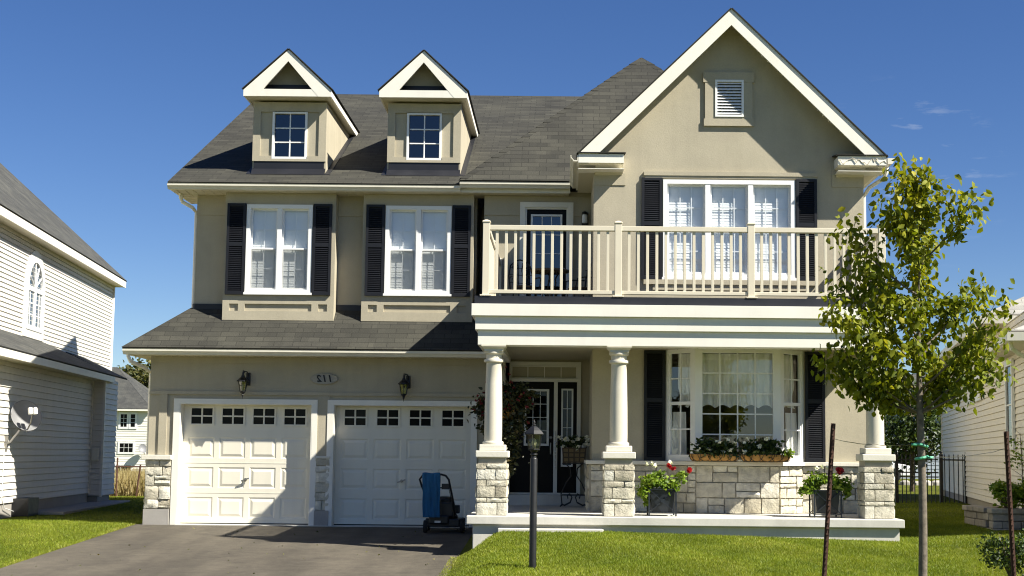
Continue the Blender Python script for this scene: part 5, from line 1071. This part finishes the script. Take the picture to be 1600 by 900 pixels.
# ---- flowers
def petals(name, mat, parent, centres, r, seed, org=None, n=9):
    """flower heads: n small petals round each centre facing out and up"""
    g = np.random.default_rng(seed); d = g.normal(0, 1, (n, 3)); d /= np.linalg.norm(d, axis=1)[:, None]; d[:, 2] = np.abs(d[:, 2])*.6
    o = leaves(name, mat, parent, d*r*.35, r*1.15, seed, -.1, wid=1.1)
    for i, c in enumerate(centres):
        q = o if i == 0 else o.copy()
        if i: COL.objects.link(q)
        q.location = c; q.rotation_euler = (g.uniform(-.5, .5), g.uniform(-.5, .5), g.uniform(0, 6.28)); k_ = g.uniform(.75, 1.15); q.scale = (k_, k_, k_)
    return o
def window_box(x0, x1, label, seed):
    cx, cy, z = (x0+x1)/2, -2.86, 1.215; hw = (x1-x0)/2; t = thing('window_box', (cx, -2.74, z), label, 'flower box', 'flower boxes under the bay window')
    rows = []
    for j in range(8):
        a = j/7*math.pi/2; rows.append([(cx+(hw*(.80+.20*math.sin(a)))*math.cos(q)*1.0, cy+.02-.125*(.25+.75*math.sin(a))*math.sin(q), z+.115*(1-math.cos(a))) for q in np.linspace(0, math.pi, 33)]+[(cx-(hw*(.80+.20*math.sin(a))), cy+.10, z+.115*(1-math.cos(a))), (cx+(hw*(.80+.20*math.sin(a))), cy+.10, z+.115*(1-math.cos(a)))])
    b = MB(); b.grid(rows, closed=True, cap=True); b.build('liner', m_coco, t, smooth='auto')
    b = MB(); f_ = lambda q, a, o=.008: (cx+(hw*(.80+.20*math.sin(a))+o)*math.cos(q), cy+.02-(.125*(.25+.75*math.sin(a))+o)*math.sin(q), z+.115*(1-math.cos(a))-.002)
    b.tube([f_(q, math.pi/2) for q in np.linspace(0, math.pi, 33)], .006, 5); b.tube([f_(q, .25) for q in np.linspace(0, math.pi, 33)], .005, 5)
    for k in range(7):
        q0 = math.pi*(k+.5)/7
        for sg in (-1, 1): b.tube([f_(min(math.pi, max(0, q0+sg*.30*math.sin(a))), a) for a in np.linspace(.25, math.pi/2, 9)], .0045, 5)
    b.build('wire_frame', m_black, t)
    leaves('foliage', m_leafd, t, np.concatenate([blob(900, (cx, cy, z+.20), (hw*.98, .13, .15), seed, 22, .1), blob(160, (cx, cy-.06, z+.13), (hw*.95, .09, .06), seed+5, 12, .1)]), .075, seed, .2)
    g = random.Random(seed); petals('flower', m_petw, t, [(cx+g.uniform(-.95, .95)*hw, cy-g.uniform(.04, .14), z+g.uniform(.14, .36)) for _ in range(8)], .034, seed); return t
window_box(2.0, 2.775, 'coco lined flower box with white flowers under the left half of the bay window', 41); window_box(2.80, 3.59, 'coco lined flower box with white flowers under the right half of the bay window', 47)
leaves('light_sprig', m_leafg, [o for o in bpy.data.objects if o.name == 'window_box.001'][0], blob(60, (3.52, -2.92, 1.36), (.09, .06, .08), 48, 5), .07, 48, .1)
def planter(cx, cy, label, seed, reds, whites, fol):
    z = .395; t = thing('planter', (cx, cy, z), label, 'planter', 'black box planters on the porch'); s = .20; zt = z+.40
    b = MB(); b.hexa([(cx-.155,cy-.155,z+.06),(cx+.155,cy-.155,z+.06),(cx+.155,cy+.155,z+.06),(cx-.155,cy+.155,z+.06)], [(cx-s+.01,cy-s+.01,zt),(cx+s-.01,cy-s+.01,zt),(cx+s-.01,cy+s-.01,zt),(cx-s+.01,cy+s-.01,zt)]); b.build('box', m_planter, t, bev=.006)
    b = MB()
    for sx in (-1, 1):
        for sy in (-1, 1): b.bar((cx+sx*s, cy+sy*s, z), (cx+sx*s, cy+sy*s, zt+.01), .022, .022)
    for sy in (-1, 1):
        y_ = cy+sy*(s+.004); b.bar((cx-s, y_, zt), (cx+s, y_, zt), .022, .012); b.bar((cx-s, y_, z+.05), (cx+s, y_, z+.05), .018, .012); b.bar((cx-s+.01, y_, z+.06), (cx+s-.01, y_, zt-.01), .016, .010); b.bar((cx-s+.01, y_+sy*.006, zt-.01), (cx+s-.01, y_+sy*.006, z+.06), .016, .010); 
        b.lathe(0, 0, [(.03, -.006), (.03, .006)], 12); b.v[-24:] = [(cx+p[0], y_+p[2]+sy*.01, z+.23+p[1]) for p in b.v[-24:]]
    for sx in (-1, 1): b.bar((cx+sx*s, cy-s, zt), (cx+sx*s, cy+s, zt), .018, .012); b.bar((cx+sx*s, cy-s, z+.05), (cx+sx*s, cy+s, z+.05), .018, .012)
    b.build('stand', m_planter, t); Box('soil', m_soil, t, cx-.17, cx+.17, cy-.17, cy+.17, zt-.05, zt-.02)
    leaves('foliage', m_leafg, t, np.concatenate([blob(n_, c_, r_, seed+i, 12, .25) for i, (n_, c_, r_) in enumerate(fol)]), .058, seed, .35, wid=.8)
    petals('red_flower', m_petr, t, reds, .042, seed, n=18); petals('white_flower', m_petw, t, whites, .036, seed+1, n=14); return t
cx = 1.51; planter(cx, -3.58, 'black box planter with white and red geraniums, next to the middle porch column', 51, [(cx+.10,-3.68,1.14),(cx+.40,-3.66,1.07),(cx+.42,-3.6,1.09),(cx+.18,-3.6,1.10)], [(cx-.22,-3.62,1.16),(cx-.15,-3.6,1.17),(cx+.13,-3.58,1.18),(cx-.1,-3.55,1.13)],
    [(900, (cx, -3.6, .91), (.32, .24, .17)), (380, (cx-.25, -3.68, .76), (.12, .14, .20)), (90, (cx+.28, -3.65, .97), (.13, .13, .10))])
cx = 3.98; planter(cx, -3.58, 'black box planter with one red geranium, next to the right hand porch column', 61, [(cx+.20,-3.66,1.10),(cx+.22,-3.62,1.08)], [(cx-.05,-3.6,1.14),(cx-.12,-3.6,1.12),(cx+.05,-3.58,1.13)],
    [(850, (cx, -3.6, .90), (.33, .24, .17)), (260, (cx-.27, -3.68, .84), (.14, .14, .14)), (120, (cx+.30, -3.66, .82), (.10, .13, .16))])
# plant stand with a basket of petunias
t = thing('plant_stand', (.21, -.42, .395), 'scrolled black wire plant stand by the front door', 'plant stand'); x0, y0 = .21, -.42
b = MB()
for sx in (-1, 1):
    for sy in (-.14, .14): 
        sc_ = [(x0+sx*.20, y0+sy, .43), (x0+sx*.235, y0+sy, .40), (x0+sx*.20, y0+sy, .44), (x0+sx*.16, y0+sy, .42), (x0+sx*.06, y0+sy, .47), (x0+sx*.03, y0+sy, .56), (x0+sx*.07, y0+sy, .62), (x0+sx*.11, y0+sy, .59), (x0+sx*.10, y0+sy, .54)]; b.tube(sc_, .010, 6)
        b.tube([(x0+sx*.20, y0+sy, .42), (x0+sx*.22, y0+sy, .62), (x0+sx*.14, y0+sy, .80), (x0+sx*.05, y0+sy, .93), (x0+sx*.06, y0+sy, 1.06), (x0+sx*.16, y0+sy, 1.15)], .010, 6)
for z_ in (.60, 1.145): b.tube([(x0-.2, y0-.14, z_), (x0+.2, y0-.14, z_), (x0+.2, y0+.14, z_), (x0-.2, y0+.14, z_), (x0-.2, y0-.14, z_)], .008, 6)
b.build('scroll_frame', m_black, t, smooth='auto')
t = thing('flower_basket', (.21, -.42, 1.155), 'brown lattice basket of white petunias on the wire plant stand', 'flower basket')
b = MB(); b.hexa([(x0-.185,y0-.13,1.157),(x0+.185,y0-.13,1.157),(x0+.185,y0+.13,1.157),(x0-.185,y0+.13,1.157)], [(x0-.205,y0-.15,1.42),(x0+.205,y0-.15,1.42),(x0+.205,y0+.15,1.42),(x0-.205,y0+.15,1.42)]); b.build('basket', m_tan, t)
b = MB()
for k in range(5): b.bar((x0-.18+.09*k, y0-.142, 1.157), (x0-.2+.10*k, y0-.162, 1.42), .022, .012)
for k in range(4): b.bar((x0-.20, y0-.148-.006*k, 1.17+.08*k), (x0+.20, y0-.148-.006*k, 1.17+.08*k), .012, .02)
b.build('lattice', m_barkd, t)
leaves('foliage', m_leafd, t, blob(520, (x0, y0-.02, 1.50), (.27, .2, .12), 71, 16, .2), .07, 71, .3); g = random.Random(5)
petals('flower', m_petw, t, [(x0+g.uniform(-.27, .25), y0-.12-g.uniform(0, .1), 1.47+g.uniform(-.06, .13)) for _ in range(13)], .045, 72, n=10)
# hanging basket behind the left column
t = thing('hanging_basket', (-.93, -3.1, 2.0), 'big trailing hanging basket with dark red flowers behind the left porch column', 'hanging basket'); cx, cy = -.95, -3.05
b = MB(); b.lathe(cx, cy, [(.05, 1.82), (.15, 1.86), (.20, 1.95), (.21, 2.03), (.18, 2.03)], 20); b.build('pot', m_coco, t, smooth='auto')
b = MB(); [b.tube([(cx+.2*math.cos(a), cy+.2*math.sin(a), 2.03), (cx, cy, 2.72)], .004, 5) for a in (0, 2.1, 4.2)]; b.tube([(cx, cy, 2.72), (cx, cy, 3.0)], .006, 5); b.build('chain', m_black, t)
leaves('foliage', m_leafr, t, np.concatenate([blob(2600, (cx+.02, cy, 2.10), (.47, .38, .34), 81, 30, .2), blob(2000, (cx+.05, cy-.02, 1.62), (.38, .30, .46), 82, 20, .2), blob(420, (cx+.10, cy, 1.16), (.20, .18, .24), 83, 9, .1), blob(220, (cx+.30, cy, 2.28), (.25, .2, .14), 84, 9, .2)]), .075, 81, .5)
g = random.Random(3); petals('flower', m_petd, t, [(cx+g.gauss(0, .23), cy-.12-g.uniform(0, .2), 2.14+g.gauss(0, .15)) for _ in range(60)], .030, 85, n=8)
petals('pale_flower', m_petw, t, [(cx+.1+g.gauss(0, .2), cy-.16-g.uniform(0, .1), 1.45+g.gauss(0, .22)) for _ in range(26)], .012, 86, n=4)
# ---- lamp post on the lawn
def lower(mb):
    mb.v = [(p[0], p[1], p[2] if p[2] < 1.3 else 1.24+(p[2]-1.34)*.865) for p in mb.v]; return mb
lx, ly = -.335, -8.0; lz = float(ground(lx, ly)); t = thing('lamp_post', (lx, ly, lz), 'black garden lamp post with a tapered glass lantern on the front lawn', 'lamp post')
b = MB(); b.lathe(lx, ly, [(.043, lz-.1), (.043, 1.34), (.040, 1.352), (.030, 1.362), (.028, 1.385), (.042, 1.40), (.040, 1.415), (.026, 1.43), (.046, 1.452), (.05, 1.462)], 24); lower(b).build('post', m_black, t, smooth='auto')
b = MB(); b.lathe(lx, ly, [(.076, 1.462), (.080, 1.47), (.080, 1.482), (.06, 1.49)], 6, rot=math.pi/6)
for k in range(6): a = math.pi/6+k*math.pi/3; b.bar((lx+.075*math.cos(a), ly+.075*math.sin(a), 1.485), (lx+.105*math.cos(a), ly+.105*math.sin(a), 1.68), .010, .010)
lower(b).build('cage', m_black, t)
b = MB(); b.lathe(lx, ly, [(.125, 1.675), (.130, 1.685), (.128, 1.695), (.095, 1.735), (.055, 1.775), (.028, 1.795), (.022, 1.80)], 6, rot=math.pi/6); b.lathe(lx, ly, [(.012, 1.80), (.02, 1.815), (.008, 1.83), (.014, 1.845), (.003, 1.885)], 10); lower(b).build('roof', m_black, t)
b = MB(); b.lathe(lx, ly, [(.071, 1.487), (.10, 1.677)], 6, rot=math.pi/6); lower(b).build('glass', m_lamp, t, recalc=False); b = MB(); b.lathe(lx, ly, [(.016, 1.486), (.016, 1.53), (.028, 1.56), (.026, 1.60), (.006, 1.63)], 12); lower(b).build('bulb', m_bulb, t, smooth=True)
# ---- balcony furniture
def chair(cx, cy, rz, label):
    z = 3.655; t = thing('garden_chair', (0, 0, z), label, 'chair', 'wrought iron chairs on the balcony'); b = MB()
    hoop = [(-.20, .19, z+.44), (-.22, .23, z+.70), (-.18, .26, z+.88), (-.08, .28, z+.97), (0, .285, z+.99), (.08, .28, z+.97), (.18, .26, z+.88), (.22, .23, z+.70), (.20, .19, z+.44)]; b.tube(hoop, .013, 7)
    for k in (-.12, -.04, .04, .12): b.tube([(k*.8, .2, z+.45), (k*1.2, .24, z+.65), (k*.6, .265, z+.80), (k*1.1, .28, z+.96-abs(k)*.6)], .007, 5)
    for h in (.58, .72, .84): b.tube([(-.21, .215, z+h), (0, .235+.03*h, z+h), (.21, .215, z+h)], .006, 5)
    for s in (-1, 1): c = s*.09; b.tube([(c+.05*math.cos(a), .27, z+.86+.05*math.sin(a)) for a in np.linspace(0, 6.3, 13)], .006, 5)
    b.build('backrest', m_black, t, smooth='auto')
    b = MB(); b.tube([(.21*math.cos(a), .21*math.sin(a), z+.44) for a in np.linspace(0, 2*math.pi, 25)], .013, 7); [b.tube([(-.2, -.17+.057*k, z+.443), (.2, -.17+.057*k, z+.443)], .006, 5) for k in range(7)]; b.build('seat', m_black, t)
    b = MB(); b.lathe(0, 0, [(.02, z+.455), (.19, z+.46), (.20, z+.485), (.17, z+.50), (.02, z+.505)], 20); b.build('cushion', m_barkd, t, smooth='auto')
    for sx in (-1, 1):
        for sy in (-1, 1): b = MB(); b.tube([(sx*.15, sy*.15, z+.44), (sx*.17, sy*.17, z+.22), (sx*.20, sy*.20, z+.0)], .012, 6); b.build('leg', m_black, t)
        b = MB(); b.tube([(sx*.21, .2, z+.66), (sx*.25, 0, z+.66), (sx*.24, -.14, z+.63), (sx*.20, -.17, z+.44)], .011, 6); b.build('armrest', m_black, t, smooth='auto')
    return move_to(t, (cx, cy, z), rz)
chair(-.66, -1.15, .35, 'wrought iron chair with a looped back on the balcony, left of the table'); chair(.27, -1.0, -1.15, 'wrought iron chair on the balcony, right of the table by the wall lamp')
t = thing('garden_table', (-.24, -1.1, 3.655), 'small round dark iron table on the balcony before the black door', 'table'); b = MB(); b.lathe(-.24, -1.1, [(.30, 4.40), (.33, 4.405), (.33, 4.44), (.30, 4.445), (.02, 4.448)], 32); b.build('tabletop', m_barkd, t, smooth='auto')
for k in range(4):
    a = .5+k*math.pi/2; b = MB(); pp = []
    for q in np.linspace(0, 1, 14): r_ = .05+.2*abs(q-.45)**1.2+.02*math.sin(q*20); pp.append((-.24+r_*math.cos(a+q*1.2), -1.1+r_*math.sin(a+q*1.2), 3.656+.745*q))
    b.tube(pp, .013, 6); b.build('leg', m_black, t, smooth='auto')
# ---- lawn mower with a towel over its handle
mx, my = -2.02, -.80; mz = float(drive_z(mx, my)); t = thing('lawn_mower', (mx, my, mz), 'black push mower parked before the right garage door', 'lawn mower')
b = MB(); b.prism([(-2.30, -1.02, mz+.10), (-1.72, -1.02, mz+.10), (-1.66, -.80, mz+.10), (-1.72, -.50, mz+.10), (-2.26, -.50, mz+.10), (-2.32, -.76, mz+.10)], (0, 0, .14)); b.lathe(-2.0, -.76, [(.24, mz+.24), (.22, mz+.30), (.15, mz+.33)], 20); b.build('deck', m_plastic, t, bev=.02)
b = MB(); b.box(-2.16, -1.84, -.92, -.62, mz+.30, mz+.50); b.lathe(-2.0, -.77, [(.15, mz+.50), (.155, mz+.56), (.12, mz+.60), (.05, mz+.61)], 20); b.box(-1.86, -1.74, -.86, -.68, mz+.32, mz+.46); b.build('engine', m_plastic, t, bev=.015)
b = MB(); b.box(-2.05, -1.83, -1.03, -.80, mz+.26, mz+.52); b.box(-2.24, -1.9, -1.06, -.98, mz+.14, mz+.30); b.build('grass_bag', m_plastic, t, bev=.03)
for (x, y, r_) in ((-2.30, -.98, .105), (-1.68, -.98, .12), (-2.30, -.54, .105), (-1.70, -.54, .12)):
    b = MB(); b.lathe(0, 0, [(r_*.55, -.03), (r_*.95, -.032), (r_, -.02), (r_, .02), (r_*.95, .032), (r_*.55, .03)], 22); b.v = [(x+p[2], y+p[0], mz+r_+p[1]) for p in b.v]; wh = b.build('wheel', m_rubber, t, smooth='auto'); b = MB(); b.lathe(0, 0, [(.02, -.035), (r_*.55, -.031), (r_*.55, .031), (.02, .035)], 16); b.v = [(x+p[2], y+p[0], mz+r_+p[1]) for p in b.v]; b.build('hub', m_dish, wh)
b = MB(); hp = [(-2.16, -.98, mz+.30), (-2.24, -1.05, mz+.48), (-2.36, -1.18, mz+.80), (-2.39, -1.21, mz+.90), (-2.34, -1.24, mz+.965), (-2.24, -1.25, mz+.985), (-2.02, -1.25, mz+.985), (-1.95, -1.24, mz+.965), (-1.90, -1.21, mz+.90), (-1.88, -1.18, mz+.80), (-1.82, -1.05, mz+.48), (-1.80, -.98, mz+.30)]; b.tube(hp, .018, 8); b.tube([(-2.31, -1.11, mz+.76), (-1.92, -1.11, mz+.76)], .012, 6); b.box(-2.02, -1.89, -1.185, -1.13, mz+.735, mz+.83); b.build('handle', m_plastic, t, smooth='auto')
b = MB(); b.box(-2.14, -2.04, -1.066, -1.060, mz+.17, mz+.205); b.build('sticker', m_vinyl, t); b = MB(); b.tube([(-1.9, -1.15, mz+.75), (-1.87, -1.12, mz+.6), (-1.9, -1.0, mz+.45)], .006, 5); b.build('cable', m_rubber, t)
rows = []; g = random.Random(2)
for j in range(41):
    q = j/40
    if q < .22: zz, yy = mz+.70+.285*q/.22, -1.215
    else:
        v_ = (q-.22)/.78; zz = mz+1.005-.735*max(0, v_-.03)/.97; yy = -1.272-.012*math.sin(v_*5)
    row = []
    for i in range(25):
        u_ = i/24; sag = .010*math.sin(u_*17+j*.09)+.007*math.sin(u_*31-j*.16); x_ = -2.335+u_*.295+.03*(q-.3)*(.5 if u_ < .5 else .2)+.004*math.sin(j*.35); row.append((x_, yy-(sag if q > .25 else 0), zz+(.006*math.sin(u_*9) if q < .3 else 0)))
    rows.append(row)
b = MB(); b.grid(rows); o = b.build('towel', m_towel, None, org=(-2.19, -1.25, mz+.98), smooth=True, recalc=False); sm_ = o.modifiers.new('thickness', 'SOLIDIFY'); sm_.thickness = .008; tag(o, 'blue bath towel hung over the handle of the lawn mower', 'towel')
# white ornament of glass drops on the front door
t = thing('wind_chime', (-.235, .30, 1.5), 'small white hanging ornament by the handle of the black front door', 'ornament'); b = MB(); b.tube([(-.12, .25, 1.72), (-.12, .25, 1.05)], .003, 5); b.build('cord', m_wire, t)
for z_, r_ in ((1.62, .016), (1.50, .026), (1.45, .024), (1.35, .014), (1.30, .012), (1.20, .012), (1.08, .014)): b = MB(); b.lathe(-.12, .25, [(.002, z_+r_), (r_*.8, z_+r_*.6), (r_, z_), (r_*.8, z_-r_*.6), (.002, z_-r_)], 10); b.build('bead', m_vinyl, t, smooth=True)
